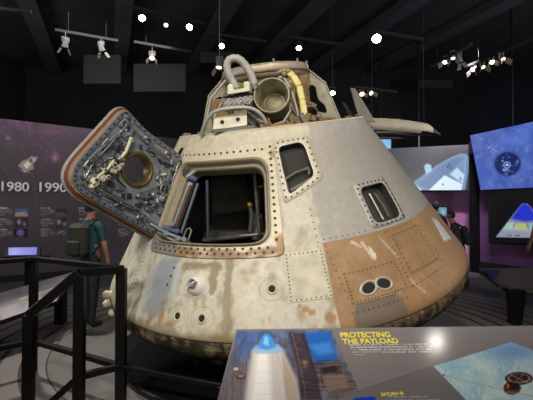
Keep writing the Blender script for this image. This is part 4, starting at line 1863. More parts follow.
# ------------------------------------------------------------------ plinth under the capsule
pl_m = mat('plinth_black', (17, 17, 18), .22, 0, noise=.2, spec=.5)
pt = thing('display_plinth', 'round glossy black plinth carrying the space capsule', 'plinth', (CC.x - .0, CC.y + .08, 0))

mb = MB()
nc_ = 72


def shield_ring(r, gap):
    zz = 4.133 - math.sqrt(4.69 ** 2 - r * r) - gap
    return [to_world(Vector((r * math.sin(2 * PI * k / nc_), -r * math.cos(2 * PI * k / nc_), zz))) for k in range(nc_)]


rg = [shield_ring(.9, .02), shield_ring(1.2, .012), shield_ring(1.24, .05), shield_ring(1.2, .09)]
rg.append([Vector((p.x, p.y, .055)) for p in shield_ring(1.16, .09)])
vs = [v for q in rg for v in q]
mb.add(vs, [(i * nc_ + k, i * nc_ + (k + 1) % nc_, (i + 1) * nc_ + (k + 1) % nc_, (i + 1) * nc_ + k) for i in range(len(rg) - 1) for k in range(nc_)], 0, True)
relmesh(mb, pt)
mb.build('cradle', pl_m, pt)
mb = MB()
mb.lathe([(.001, .0), (1.9, .0), (1.9, .045), (1.88, .055), (.001, .055)], n=96)
mb.build('base_disc', pl_m, pt)

# ------------------------------------------------------------------ left timeline wall
W0 = Vector((-8.0, 6.66, 0))
wd = Vector((2.93, 2.3, 0)).normalized()
wall_p0 = Vector((-5.66, 8.5, 0))
wn = Vector((wd.y, -wd.x, 0))
WT = 3.5


def tw(px, py, off=0.0):
    return at_plane(px, py, wall_p0 + wn * off, wn)


s0 = -2.9
s1 = 4.9
tl = thing('timeline_wall', 'dark purple display wall with a space mural and year numerals', 'exhibit wall', wall_p0)
A_, B_ = wall_p0 + wd * s0, wall_p0 + wd * s1
mb = MB()
mb.prism([A_ - wn * .01, B_ - wn * .01, B_ - wn * .16, A_ - wn * .16], Vector((0, 0, WT)))
relmesh(mb, tl)
mb.build('wall_panel', mat('wall_core_dark', (40, 34, 40), .7), tl)


def mural(P):
    X, Y = P.X, P.Y
    pos = np.stack([X / 60, Y / 60, X * 0], -1)
    P.C[:] = (86, 77, 83)
    n = fbm(pos, 1.6, 31)
    n2 = fbm(pos, 5, 33)
    P.mix((n - .4) * 1.6, (68, 59, 69))
    P.glow(62, 122, 26, 14, (124, 84, 120), .6)
    P.glow(95, 128, 30, 12, (108, 78, 106), .4)
    P.glow(15, 128, 26, 10, (100, 74, 98), .35)
    P.glow(48, 152, 20, 14, (112, 76, 104), .5)
    P.mix(np.clip((n2 - .56) * 4, 0, 1) * np.clip((170 - Y) / 50, 0, 1), (140, 88, 132))
    P.glow(61, 116, 3, 3, (225, 160, 200), .9)
    P.glow(55, 158, 3, 4, (220, 140, 160), .8)
    P.glow(8, 138, 2, 2, (190, 140, 180), .7)
    P.glow(20, 212, 5, 3, (130, 110, 130), .4)
    r2 = random.Random(3)
    for k in range(70):
        P.glow(r2.uniform(0, 175), r2.uniform(122, 205), .6, .6, (190, 160, 190), r2.uniform(.3, .8))
    for pts in (((-6, 128), (8, 136), (20, 147), (29, 161), (35, 182), (36, 200), (33, 220), (26, 244)),
                ((34, 129), (46, 140), (56, 152), (63, 170), (69, 190), (72, 208), (68, 228), (57, 254)),
                ((64, 128), (84, 150), (96, 175), (104, 200), (104, 232), (98, 258)), ((110, 150), (126, 180), (132, 205), (132, 240), (126, 262))):
        P.line(pts, (150, 130, 150), .2, .55)
    # white craft photo-cut-out
    P.poly([(18, 166), (22, 161), (28, 159), (31, 156), (38, 157), (36, 161), (33, 164), (34, 169), (28, 171), (24, 173), (22, 169)], (176, 160, 146), .8)
    P.poly([(23, 165), (28, 161), (31, 164), (27, 169)], (250, 240, 226), .6)
    P.poly([(31, 159), (36, 158), (34, 162)], (214, 200, 186), .6)
    P.line([(20, 170), (24, 171), (30, 173)], (220, 200, 180), .5)
    P.poly([(31, 158), (29, 163), (33, 161)], (96, 80, 78), .5)
    # captions: rows of dim dashes beside each small picture
    for (cx, w) in ((-2, 14), (41, 13), (79, 12), (118, 11)):
        for y in (208, 219, 229.5):
            for k in range(5):
                ww = w * (1 if k < 4 else .5) * (1 if k else .7)
                xx = np.array(X)
                m = (abs(Y - (y + k * 1.65)) < .42) & (X > cx) & (X < cx + ww) & (vnoise(np.stack([X * 1.6, Y * 0 + y + k, X * 0], -1), 5) > .32)
                P.mix(m * (.95 if k == 0 else .6), (205, 196, 204))
    for (x0, x1, dy) in ((15, 28, 0), (56.5, 66.5, .3)):
        a = x0 == 15
        P.poly([(x0, 208.5 + dy), (x1, 208.5 + dy), (x1, 216.5), (x0, 216.5)], (84, 112, 160) if a else (46, 42, 46), .5)
        P.poly([(x0, 213), (x1 - 4, 211.5), (x1, 214), (x1, 216.5), (x0, 216.5)], (196, 168, 138) if a else (96, 90, 92), .5)
        P.poly([(x0, 218), (x1, 218), (x1, 227.5), (x0, 227.5)], (40, 36, 48), .5)
        P.glow((x0 + x1) / 2 - 2.5, 222, 2.2, 3, (200, 192, 214), .95)
        P.glow((x0 + x1) / 2 + 3, 224, 2, 2.5, (176, 170, 190), .9)
        P.poly([(x0 - 1, 228.8), (x1 - .5, 228.8), (x1 - .5, 237), (x0 - 1, 237)], (34, 28, 44) if a else (84, 78, 82), .5)
        if a:
            P.ell(20.5, 232.8, 4, 3.6, (150, 100, 180))
            P.ell(19.8, 232.2, 2.2, 1.8, (180, 130, 205), .7)
        else:
            P.line([(57, 234), (62, 231), (65, 233)], (190, 184, 186), .8)
            P.line([(58, 231), (64, 235)], (170, 164, 168), .4)
    for x0 in (92, 136):
        P.poly([(x0, 219), (x0 + 9, 219), (x0 + 9, 227), (x0, 227)], (96, 84, 80), .5)
        P.poly([(x0, 229), (x0 + 9, 229), (x0 + 9, 236), (x0, 236)], (150, 136, 120), .5)


mu_m = mat('printed_mural', (255, 255, 255), .5, attr='paint')
At, Bt = A_ + Vector((0, 0, WT)), B_ + Vector((0, 0, WT))
# print is finest where the wall is in view
V0, V1 = wall_p0 + wd * -.35, wall_p0 + wd * 3.6
up = Vector((0, 0, WT))
o = printed('mural', [V0 + up, V1 + up, V1, V0], 300, 230, mural, mu_m, tl)
mb = MB()
for a, b in ((A_, V0), (V1, B_)):
    mb.add([a, b, b + up, a + up], [(0, 1, 2, 3)])
relmesh(mb, tl)
mb.build('plain_panel', mat('mural_plain', (66, 55, 68), .5, noise=.2, nscale=2), tl)
num_m = mat('numeral_white', (240, 236, 236), .5)
for body, (xa, ya), (xb, yb), hpx in (('1980', (-1.5, 190.6), (29, 191), 9.6), ('1990', (36.5, 191.3), (66.5, 191.8), 9.6)):
    pa, pb = tw(xa, ya, .03), tw(xb, yb, .03)
    ht = (tw(xa, ya - hpx, .03) - pa).length
    sz = ht / .73
    m4 = frame4(wd, (0, 0, 1), pa)
    w = text_mesh('year_numeral', body, sz, m4, num_m, tl, bold=.004, extrude=.015, spacing=1.0)
    wid = max((tl.matrix_world @ v.co - pa).dot(wd) for v in w.data.vertices)
    f = (pb - pa).length / wid
    bpy.data.objects.remove(w)
    text_mesh('year_numeral', body, sz, m4, num_m, tl, bold=.004, extrude=.015, xs=f)
# baseboard of that wall
mb = MB()
mb.prism([A_ + wn * .03, B_ + wn * .03, B_ - wn * .0, A_ - wn * .0], Vector((0, 0, .14)))
relmesh(mb, tl)
mb.build('skirting', mat('skirting_black', (20, 20, 22), .6), tl)

# ------------------------------------------------------------------ small touch console and low sloping panel behind the rail
def screen_slab(name, label, cat, corners, n, painter, thick=.06, bez=.0, estr=1.0, nn=None, post=None, group=None, attrmat=None):
    TL, TR, BR, BL = [Vector(c) for c in corners]
    nn = (TR - TL).cross(BL - TL).normalized()
    if nn.dot(TL - CAM) < 0:
        nn = -nn
    t = thing(name, label, cat, (BL + BR) / 2 + nn * thick, group)
    cen = (TL + TR + BR + BL) / 4
    g = [c + (c - cen).normalized() * bez for c in (TL, TR, BR, BL)] if bez else [TL, TR, BR, BL]
    mb = MB()
    mb.prism([c + nn * .004 for c in g], nn * thick)
    relmesh(mb, t)
    mb.build('casing', mat('casing_black', (14, 14, 15), .4), t)
    m = attrmat or mat('lit_screen_%d' % int(estr * 100), (255, 255, 255), .3, attr='paint', emis='attr', estr=estr)
    printed('display', [TL, TR, BR, BL], n[0], n[1], painter, m, t)
    if post:
        mb = MB()
        for (a, b, w, d) in post:
            mb.bar(a, b, w, d)
        relmesh(mb, t)
        mb.build('bracket', mat('casing_black', (14, 14, 15), .4), t)
    return t


def p_lav(P):
    P.C[:] = (128, 128, 214)
    P.glow(14, 252, 8, 5, (176, 176, 240), .7)
    for k in range(3):
        P.line([(12, 249.5 + k * 2), (31, 250 + k * 2)], (190, 190, 245), .1, .5)


c0 = [at_y(8.5, 247.6, 5.7), at_y(37, 247.2, 5.75), at_y(36.4, 254.6, 5.6), at_y(8.5, 255.2, 5.55)]
ctr = (c0[2] + c0[3]) / 2
screen_slab('touch_console', 'small lavender touch screen on a post behind the railing', 'touch screen', c0, (30, 10), p_lav, .05, .05, 1.0,
            post=[(Vector((ctr.x, 5.75, 0)), Vector((ctr.x, 5.75, .98)), .1, .08), (Vector((ctr.x - .3, 5.66, .91)), Vector((ctr.x + .3, 5.68, .91)), .08, .03)])


def p_low(P):
    P.C[:] = (158, 152, 156)
    pos = np.stack([P.X / 20, P.Y / 20, P.X * 0], -1)
    P.mix((fbm(pos, 2, 61) - .45) * 2, (112, 106, 116))
    P.poly([(-20, 306), (40, 289), (66, 276), (70, 280), (40, 297), (-20, 318)], (170, 162, 160), 3, .7)
    P.line([(20, 299), (44, 291.5), (60, 285.5)], (246, 232, 204), 1.6, 1)
    P.line([(34, 299), (50, 293), (60, 288)], (84, 76, 84), .6, .8)
    P.line([(40, 289), (56, 283), (68, 277)], (205, 190, 176), .6, .8)
    P.line([(-10, 309), (30, 300)], (120, 84, 78), .4, .5)


q0 = at_y(-24, 300, 4.9)
q1 = at_y(78, 270.5, 6.2)
q2 = at_y(-24, 329, 4.1)
nn_ = (q1 - q0).cross(q2 - q0).normalized()
q3 = at_plane(56, 301, q0, nn_)
lw = screen_slab('low_reader_panel', 'low sloping picture panel behind the black railing', 'exhibit panel', [q0, q1, q3, q2], (110, 60), p_low, .05, 0, 1.0,
                 attrmat=mat('printed_panel', (255, 255, 255), .35, attr='paint'))
mb = MB()
for q in (q0.lerp(q2, .4).lerp(q1.lerp(q3, .4), .12), q0.lerp(q2, .4).lerp(q1.lerp(q3, .4), .88)):
    mb.bar(Vector((q.x, q.y, 0)), Vector((q.x, q.y, q.z - .07)), .12, .12, up=(0, 1, 0))
relmesh(mb, lw)
[b_.build('support_leg', mat('casing_black', (14, 14, 15), .4), lw) for b_ in pieces(mb)]

# ------------------------------------------------------------------ railing
rail_m = mat('rail_black', (9, 9, 9), .4, 0, spec=.3)
rl = thing('railing', 'black square-section metal railing with a sloping handrail beside the capsule', 'railing', (-1.2, 3.3, 0))
ZR = 1.10


def fl(px, D):
    return Vector(((px - CX) / F * D, D, 0))


pC, pB, pN, pA, pL = fl(122, 3.3), fl(80.5, 3.1), fl(30.5, 3.1), fl(34.5, 3.92), fl(-40, 3.5)
zN = at_y(30, 315, 3.1).z


def rbar(name, a, b, w=.05, t=.05, up=(0, 0, 1)):
    mb = MB()
    mb.bar(a, b, w, t, up, bev=.006)
    relmesh(mb, rl)
    return mb.build(name, rail_m, rl)


def upz(p, z):
    return Vector((p.x, p.y, z))


for p, z in ((pC, ZR), (pB, ZR - .02), (pN, zN), (pA, ZR - .02)):
    rbar('post', upz(p, 0), upz(p, z), .082 if p is not pA else .07, .06, up=(0, 1, 0))
rbar('top_rail', upz(pL, ZR), upz(pA, ZR), .07, .045)
rbar('top_rail', upz(pA, ZR), upz(pC, ZR), .07, .045)
rbar('top_rail', upz(pC, ZR - .01), upz(pB, ZR), .07, .055)
rbar('handrail', upz(pB, ZR), upz(pN, zN), .07, .07)
rbar('lower_rail', upz(pL, .3), upz(pA, .3))
rbar('lower_rail', upz(pA, .3), upz(pC, .3))
pX = fl(222, 2.95)
rbar('lower_rail', upz(pC, .30), upz(pX, .30), .045, .04)
rbar('post', upz(pX, 0), upz(pX, .3), .05, .05, up=(0, 1, 0))
rbar('lower_rail', upz(pC, .30), upz(pB, .30))
rbar('lower_rail', upz(pB, .30), upz(fl(44, 3.1), .045))

# ------------------------------------------------------------------ foreground reader panel
tilt = R(30)
Pn = Vector((0, -math.sin(tilt), math.cos(tilt)))
P0 = Vector((0, 2.0, 1.0))
fc = [at_plane(236, 329.3, P0, Pn), at_plane(566, 325.4, P0, Pn), at_plane(590, 440, P0, Pn), at_plane(207, 440, P0, Pn)]
rp = thing('reader_panel', 'large tilted grey information panel with rocket pictures and a yellow title', 'information panel', ((fc[0].x + fc[1].x) / 2, 1.8, 0))
mb = MB()
mb.prism([c - Pn * .002 for c in fc], -Pn * .03)
relmesh(mb, rp)
mb.build('panel_board', mat('board_edge', (50, 48, 48), .5), rp)
for x in (.2, 1.1):
    mb = MB()
    mb.bar((x, 1.86, .02), (x, 1.86, .86), .1, .1, up=(0, 1, 0))
    mb.box((x, 1.86, .015), (.36, .36, .03), None, 0, .005)
    mb.prism([(x - .03, 1.6, .72), (x - .03, 1.96, .935), (x - .03, 1.96, .8), (x - .03, 1.7, .68)], (.06, 0, 0))
    relmesh(mb, rp)
    mb.build('pedestal', mat('casing_black', (14, 14, 15), .4), rp)


def p_front(P):
    X, Y = P.X, P.Y
    P.C[:] = (122, 116, 114)
    pos = np.stack([X / 14, Y / 14, X * 0], -1)
    n = fbm(pos, 1, 70)
    n2 = fbm(pos, 5, 71)
    nv = fbm(np.stack([X / 1.5, Y / 16, X * 0], -1), 1, 72)
    nh = fbm(np.stack([X / 16, Y / 1.6, X * 0], -1), 1, 73)
    # left picture
    L = [(237.5, 331), (331.5, 329.8), (359, 391), (340, 397), (332, 445), (205, 445)]
    m = P.soft(L, .6)
    sv = P.C.copy()
    P.C[:] = (104, 114, 146)
    P.mix(np.clip((n - .42) * 3, 0, 1), (52, 62, 92))
    P.mix(np.clip((Y - 340) / 40, 0, 1) * .75, (124, 112, 108))
    P.mix(np.clip((nv - .5) * 6, 0, 1) * .55, (64, 56, 62))
    P.mix(np.clip((nv - .62) * 8, 0, 1) * .5, (150, 130, 110))
    P.poly([(238, 332), (258, 331), (252, 352), (236, 362)], (62, 98, 152), 6, .6)
    # left scaffold
    for k in range(7):
        P.line([(246 - k * 2.4, 336 + k * 3), (226 - k * 2, 400)], (44, 36, 40), .3, .7)
    for y in range(352, 400, 7):
        P.line([(230, y), (248, y - 3)], (124, 100, 88), .3, .6)
    P.ell(236, 369, 2.4, 1.6, (224, 190, 150), .8)
    P.ell(241, 377, 5, 2.2, (70, 50, 46), .8)
    P.ell(241, 376, 3.2, 1.2, (190, 150, 120), .7)
    # sky on the right
    P.poly([(302, 333), (330, 331.5), (338, 360), (318, 364), (306, 350)], (38, 96, 176), 4, .95)
    P.poly([(309, 345), (330, 342), (334, 353), (318, 355)], (74, 146, 214), 5, .7)
    # tower
    P.poly([(288, 333), (305, 333), (314, 366), (322, 400), (300, 400), (297, 365)], (66, 54, 62), 2, .9)
    for k in range(9):
        P.line([(288 + (k % 2) * 12, 334 + k * 5.5), (301 - (k % 2) * 8 + k, 339 + k * 5.5)], (140, 118, 112), .25, .7)
    P.line([(292, 333), (298, 356), (304, 384), (306, 400)], (150, 126, 116), .5, .8)
    P.line([(302, 334), (312, 362), (318, 380)], (46, 36, 42), .8, .8)
    P.glow(305, 364, 3, 3, (214, 170, 140), .8)
    P.poly([(318, 364), (338, 361), (352, 391), (330, 397)], (98, 84, 82), 2, .8)
    P.mix(np.clip((nh - .5) * 6, 0, 1) * m * (X > 300) * (Y > 360) * .6, (56, 46, 46))
    P.poly([(320, 368), (336, 365.5), (338, 371), (324, 374)], (48, 40, 42), 1, .9)
    P.poly([(322, 376), (344, 373), (350, 388), (328, 392)], (150, 128, 108), 2, .5)
    P.line([(318, 370), (324, 400)], (180, 150, 130), .3, .6)
    # rocket nose and shroud
    body = [(252, 351), (258, 346), (277, 345), (284, 351), (297, 382), (306, 445), (240, 445), (246, 385)]
    P.poly(body, (198, 190, 182), 5)
    P.poly([(257, 352), (268, 350), (272, 400), (258, 445), (250, 400)], (240, 236, 228), 7, .9)
    P.poly([(282, 352), (296, 384), (304, 445), (292, 445), (284, 384)], (166, 146, 126), 3, .75)
    for k in range(4):
        P.line([(250 - k, 362 + k * 11), (290 + k * 3, 360 + k * 11)], (160, 146, 134), .2, .35)
    P.line([(276, 350), (286, 384), (290, 410)], (142, 124, 108), .3, .6)
    P.poly([(252, 351), (256, 346), (279, 345), (284, 350), (280, 353), (256, 354)], (140, 176, 214), 2, .8)
    P.poly([(258, 348), (260, 341), (264, 333.5), (268, 333), (273, 339), (276, 347), (268, 350)], (66, 144, 216), 1.6, .97)
    P.poly([(263, 344), (265, 336), (268, 337), (269, 346)], (150, 204, 240), 1.5, .8)
    pic = P.C.copy()
    P.C = sv
    P.C = P.C * (1 - m[..., None]) + pic * m[..., None]
    # lower sheet with the second picture
    sheet = [(340, 397.5), (359, 390.8), (432.7, 366.3), (510.7, 342), (640, 385), (640, 445), (330, 445)]
    P.poly(sheet, (110, 104, 103), .5)
    P.line(sheet[:4], (74, 70, 70), .15, .9)
    R_ = [(433.5, 366.3), (510.7, 342), (600, 374), (640, 445), (500, 445), (468, 402)]
    m = P.soft(R_, .6)
    sv = P.C.copy()
    P.C[:] = (150, 186, 198)
    P.mix(np.clip((n - .38) * 2.6, 0, 1), (186, 206, 206))
    P.mix(np.clip((n2 - .52) * 4, 0, 1) * .7, (212, 220, 212))
    P.glow(512, 350, 30, 12, (110, 140, 186), .9)
    P.glow(450, 366, 12, 6, (128, 172, 196), .7)
    P.glow(470, 380, 12, 8, (166, 208, 204), .7)
    P.line([(443, 375), (470, 382), (508, 391), (540, 398)], (176, 164, 144), 1.0, .95)
    P.line([(480, 372), (492, 379), (503, 386)], (196, 188, 172), .8, .9)
    P.ell(443.5, 375, 1.2, .8, (60, 60, 56))
    P.ell(519, 378.5, 14, 6.5, (58, 40, 36))
    P.ell(519, 378.5, 11.5, 4.8, (150, 118, 104))
    P.ell(519, 378, 9.5, 3.8, (50, 36, 34))
    P.ell(512, 388, 9, 6.6, (84, 52, 42))
    P.ell(512, 386, 7.2, 3.8, (40, 30, 30))
    P.line([(511, 375), (528, 383)], (214, 200, 190), .3, .9)
    P.line([(514, 383), (524, 374)], (190, 160, 150), .3, .9)
    P.line([(504, 381), (503, 391)], (222, 214, 204), .5, .9)
    P.line([(507, 392), (522, 393), (532, 386)], (196, 170, 150), .5, .9)
    P.ell(508, 386, 1.5, 2.5, (170, 90, 60))
    pic = P.C.copy()
    P.C = sv * (1 - m[..., None]) + pic * m[..., None]
    # small print (unreadable rows) and the blue tab
    rowsx = ((349, 428), (350, 433), (351, 431), (352, 432), (354, 366))
    for k, (a, b) in enumerate(rowsx):
        yc = 344.6 + k * 2.5 - (X - 350) * .006
        msk = (abs(Y - yc) < .55) & (X > a) & (X < b) & (vnoise(np.stack([X * 1.1, X * 0 + k, X * 0], -1), 9) > .3)
        P.mix(msk * .8, (196, 192, 190))
    for k, (a, b) in enumerate(((384, 428), (386, 440), (388, 440))):
        yc = 396.8 + k * 3.2
        msk = (abs(Y - yc) < .6) & (X > a) & (X < b) & (vnoise(np.stack([X * .9, X * 0 + k, X * 0], -1), 19) > .3)
        P.mix(msk * .8, (190, 186, 184))
    P.poly([(353.5, 398), (375, 396.4), (384, 440), (358, 440)], (22, 62, 176), .5)


print_gloss = mat('panel_laminate', (255, 255, 255), .13, attr='paint', spec=.6)
printed('printed_face', fc, 520, 150, p_front, print_gloss, rp)
yel = mat('title_yellow', (222, 206, 58), .5)


def panel_text(body, p0, p1, hpx, m=yel, bold=.032):
    a = at_plane(*p0, P0 + Pn * .0006, Pn)
    b = at_plane(*p1, P0 + Pn * .0006, Pn)
    top = at_plane(p0[0], p0[1] - hpx, P0 + Pn * .0006, Pn)
    X = (b - a).normalized()
    Yv = Pn.cross(X)
    ht = abs((top - a).dot(Yv))
    sz = ht / .73
    m4 = frame4(X, Yv, a)
    w = text_mesh('title', body, sz, m4, m, None, bold=bold * sz, extrude=.0002)
    wid = max((v.co - a).dot(X) for v in w.data.vertices)
    bpy.data.objects.remove(w)
    return text_mesh('title_text', body, sz, m4, m, rp, bold=bold * sz, extrude=.0002, xs=(b - a).length / wid)


panel_text('PROTECTING', (340.5, 337.4), (391, 336.8), 5.2)
panel_text('THE PAYLOAD', (343, 343.8), (399, 343.0), 5.2)
panel_text('SATURN IB', (381.5, 396.0), (404, 394.6), 3.3)

# ------------------------------------------------------------------ right-hand screens and wall panels
def quad_px(a, Da, b, Db, c, Dc, d):
    A, B, C_ = at_y(*a, Da), at_y(*b, Db), at_y(*c, Dc)
    n = (B - A).cross(C_ - A).normalized()
    return [A, B, C_, at_plane(*d, A, n)]


def p_blue(P):
    pos = np.stack([P.X / 18, P.Y / 18, P.X * 0], -1)
    n = fbm(pos, 1.4, 81)
    P.C[:] = (64, 88, 168)
    P.mix((n - .4) * 2.2, (96, 120, 198))
    P.mix(np.clip((fbm(pos, 4, 84) - .58) * 4, 0, 1) * .6, (128, 152, 226))
    P.glow(515, 140, 14, 8, (104, 132, 214), .6)
    P.glow(484, 176, 12, 10, (60, 84, 180), .5)
    for (x, y) in ((489, 148), (492, 150), (495, 147), (491, 146)):
        P.line([(x - 2, y + 2), (x + 2, y - 2)], (190, 206, 246), .2, .8)
    P.line([(488, 147), (496, 151)], (190, 206, 246), .2, .7)
    P.line([(496, 151), (503, 157)], (120, 150, 230), .3, .6)
    P.ell(507.5, 164, 13.6, 12.2, (28, 36, 92), 1, .1)
    P.ring(507.5, 164, 13, .2, (90, 120, 210), .8, 1.1)
    r2 = random.Random(4)
    for k in range(36):
        a = r2.random() * 2 * PI
        q = 5 + r2.random() * 6.5
        P.ell(507.5 + q * math.cos(a), 164 + q * math.sin(a) * .9, r2.uniform(.6, 1.6), r2.uniform(.6, 1.3), r2.choice([(70, 100, 190), (150, 180, 235), (18, 22, 60)]), .8, .5)
    P.ell(507, 165, 4, 3.6, (110, 140, 216))
    P.ell(507, 165, 2.6, 2.3, (30, 38, 96))
    P.ell(507, 165, 1.4, 1.2, (180, 204, 246))
    P.line([(490, 186), (498, 178), (520, 181), (533, 172)], (150, 174, 232), .1, .35)
    P.line([(484, 160), (494, 172), (500, 186)], (130, 156, 226), .1, .35)


cs = quad_px((470, 135.5), 9.6, (480.6, 189.8), 9.3, (566, 186), 7.7, (566, 114.5))
scr = [cs[0], cs[3], cs[2], cs[1]]
screen_slab('wall_screen', 'large blue wall screen showing the round end of a spacecraft', 'screen', scr, (110, 80), p_blue, .05, .0, 1.0,
            post=[(cs[0].lerp(cs[3], .5) + Vector((.05, .1, 0)), cs[0].lerp(cs[3], .5) + Vector((.05, .1, RZ - cs[0].lerp(cs[3], .5).z - .02)), .04, .04)])


def p_shut(P):
    P.C[:] = (56, 60, 67)
    pos = np.stack([P.X / 18, P.Y / 18, P.X * 0], -1)
    P.mix((fbm(pos, 2, 91) - .4) * 1.6, (72, 77, 85))
    P.mix(np.clip((156 - P.Y) / 12, 0, 1) * .4, (100, 92, 104))
    P.poly([(404, 193), (414, 181.6), (436, 165.6), (451, 157), (460.7, 153.2), (467, 154), (469.6, 159), (468.5, 172), (464.4, 193)], (112, 142, 180), 1)
    P.poly([(418, 184), (440, 166), (456, 157), (464, 158), (452, 170), (430, 190)], (92, 118, 162), 2, .8)
    P.poly([(428, 191), (444.7, 175), (462.5, 184), (461, 192)], (216, 236, 246), .8)
    P.poly([(450, 174.5), (457, 167.6), (464.5, 175), (462.5, 183.5)], (186, 214, 240), .8)
    P.line([(444.7, 175), (463, 184)], (90, 110, 150), .3, .8)
    P.poly([(404, 193), (413, 182), (422, 190), (422, 193)], (190, 226, 244), 1)
    P.poly([(424, 166), (427, 163.4), (431, 165), (431.8, 171), (426, 174)], (160, 200, 230), .7)
    P.ell(443, 184.5, 1, 1, (60, 80, 120))
    for q in ((447.5, 167), (449.5, 165), (451, 168)):
        P.ell(q[0], q[1], .9, 1.1, (40, 50, 80))
    P.ell(460.5, 179, 1.6, 2, (130, 160, 200))
    P.line([(466, 156), (464, 176), (462, 188)], (214, 232, 250), .2, .7)


cs = [at_y(372, 149.3, 11.2), at_y(468.4, 144.6, 10.4), at_y(470.8, 190, 10.35)]
n_ = (cs[1] - cs[0]).cross(cs[2] - cs[0])
scr = [cs[0], cs[1], cs[2], at_plane(372, 190.5, cs[0], n_)]
top_mid = scr[0].lerp(scr[1], .5)
screen_slab('wall_screen', 'dim grey projected screen showing a pale blue winged spacecraft', 'screen', scr, (130, 70), p_shut, .06, .0, 1.0,
            post=[(top_mid + Vector((.05, .1, 0)), top_mid + Vector((.05, .1, RZ - top_mid.z - .02)), .04, .04)])


def p_cy(P):
    P.C[:] = (120, 176, 222)
    P.glow(384, 150, 6, 8, (170, 212, 240), .8)


cs = [at_y(372, 139, 12.2), at_y(391, 139.4, 12.2), at_y(391, 150.5, 12.2), at_y(372, 150.5, 12.2)]
screen_slab('wall_screen', 'sliver of a bright pale blue screen just above the grey one', 'screen', cs, (16, 10), p_cy, .05, 0, 1.0,
            post=[(cs[0].lerp(cs[1], .5) + Vector((0, .05, -.1)), cs[0].lerp(cs[1], .5) + Vector((0, .05, RZ - cs[0].z - .02)), .04, .04)])

purple = mat('purple_paint', (150, 98, 142), .7, noise=.12, nscale=1.2)
purple_d = mat('purple_paint_dark', (96, 62, 104), .7, noise=.2, nscale=1.2)
# purple wall below the grey screen
a, b = at_y(360, 230, 11.6), at_y(472, 230, 10.8)
mb = MB()
mb.prism([(a.x, a.y, 0), (b.x, b.y, 0), (b.x + .1, b.y + .12, 0), (a.x + .1, a.y + .12, 0)], Vector((0, 0, 2.15)))
pw = mb.build('partition_wall', purple)
tag(pw, 'pinkish purple partition wall below the dim grey screen', 'partition wall')
mb = MB()
a2, b2 = at_y(469.5, 230, 10.0), at_y(482, 230, 9.7)
mb.prism([(a2.x, a2.y, 0), (b2.x, b2.y, 0), (b2.x + .15, b2.y + .3, 0), (a2.x + .15, a2.y + .3, 0)], Vector((0, 0, 3.25)))
pc = mb.build('black_pillar', mat('pillar_black', (7, 7, 9), .8, spec=.2))
tag(pc, 'black pillar between the two purple partition walls', 'pillar')
a3, b3 = at_y(480, 230, 9.55), at_y(580, 230, 7.6)
nrm3 = (b3 - a3).cross(Vector((0, 0, 1))).normalized()
if nrm3.dot(a3 - CAM) < 0:
    nrm3 = -nrm3
mb = MB()
mb.prism([(a3.x, a3.y, .0), (b3.x, b3.y, .0), (b3.x + nrm3.x * .12, b3.y + nrm3.y * .12, .0), (a3.x + nrm3.x * .12, a3.y + nrm3.y * .12, .0)], Vector((0, 0, 2.12)))
pw2 = mb.build('partition_wall', purple_d)
tag(pw2, 'dark purple partition wall holding the black display case', 'partition wall')
mb = MB()
mb.prism([(a3.x, a3.y, 0), (b3.x, b3.y, 0), (b3.x - nrm3.x * .03, b3.y - nrm3.y * .03, 0), (a3.x - nrm3.x * .03, a3.y - nrm3.y * .03, 0)], Vector((0, 0, .32)))
bb = mb.build('baseboard_right', mat('skirting_black', (20, 20, 22), .6))
bb['kind'] = 'structure'
# black display case with the capsule cutaway
off = nrm3 * -.14


def w3(px, py, k=-.14):
    return at_plane(px, py, a3 + nrm3 * k, nrm3)


dc = [w3(488, 191.5), w3(572, 189.5), w3(572, 244.5), w3(488.5, 242.5)]


def p_cut(P):
    P.C[:] = (8, 8, 12)
    P.poly([(496, 237), (519, 207), (522, 203.5), (527, 203.5), (531, 207), (553, 238)], (168, 172, 196), .8)
    P.poly([(511, 219), (520, 206), (524, 203), (530, 206), (539, 220), (525, 222)], (30, 50, 214), 2.5, .95)
    P.poly([(505, 226), (509, 220), (541, 221), (544, 229)], (108, 116, 170), 1.5, .6)
    P.poly([(503, 229), (508, 222), (514, 222), (512, 229)], (176, 214, 190), 1, .9)
    P.poly([(514, 229), (516, 223), (526, 223), (527, 230)], (196, 206, 120), 1.2, .9)
    P.poly([(529, 223), (536, 223), (540, 230), (530, 230)], (166, 204, 170), 1.2, .9)
    P.poly([(496, 237), (501, 231), (548, 232), (552, 238)], (150, 158, 176), 1, .9)
    for x in (508.5, 511, 516, 518.5):
        P.ell(x, 216 if x < 515 else 215, .8, .8, (14, 18, 60))
        P.ell(x, 235.5, .9, .7, (40, 44, 60))
    P.line([(509, 229), (513, 222), (517, 229)], (230, 240, 220), .2, .8)


sd = screen_slab('display_case', 'black framed backlit cutaway picture of a cone-shaped capsule with blue top', 'display case', dc, (90, 70), p_cut, .1, .0, .8)

# small monitor on the purple wall
cs = [at_y(438.6, 207.4, 10.85), at_y(446.6, 207.4, 10.8), at_y(446.6, 217.4, 10.8), at_y(438.6, 217.4, 10.85)]


def p_mon(P):
    P.C[:] = (96, 150, 176)
    P.glow(443, 212, 2.5, 3.5, (170, 206, 214), .8)
    P.poly([(439, 213), (442, 214), (442, 217.5), (439, 217.5)], (60, 70, 84), .8)


screen_slab('wall_monitor', 'small cyan monitor on the pinkish purple wall', 'monitor', cs, (14, 14), p_mon, .08, .04, .8)
# pale plinth
pp = at_y(464.5, 243, 10.45)
mb = MB()
zt = at_y(466, 234.5, 10.45).z
mb.box((pp.x, 10.45, zt / 2), (.24, .24, zt), None, 0, .01)
tag(mb.build('display_stand', mat('pale_pink_stand', (196, 158, 184), .6)), 'short pale pink display stand beside the black pillar', 'display stand')

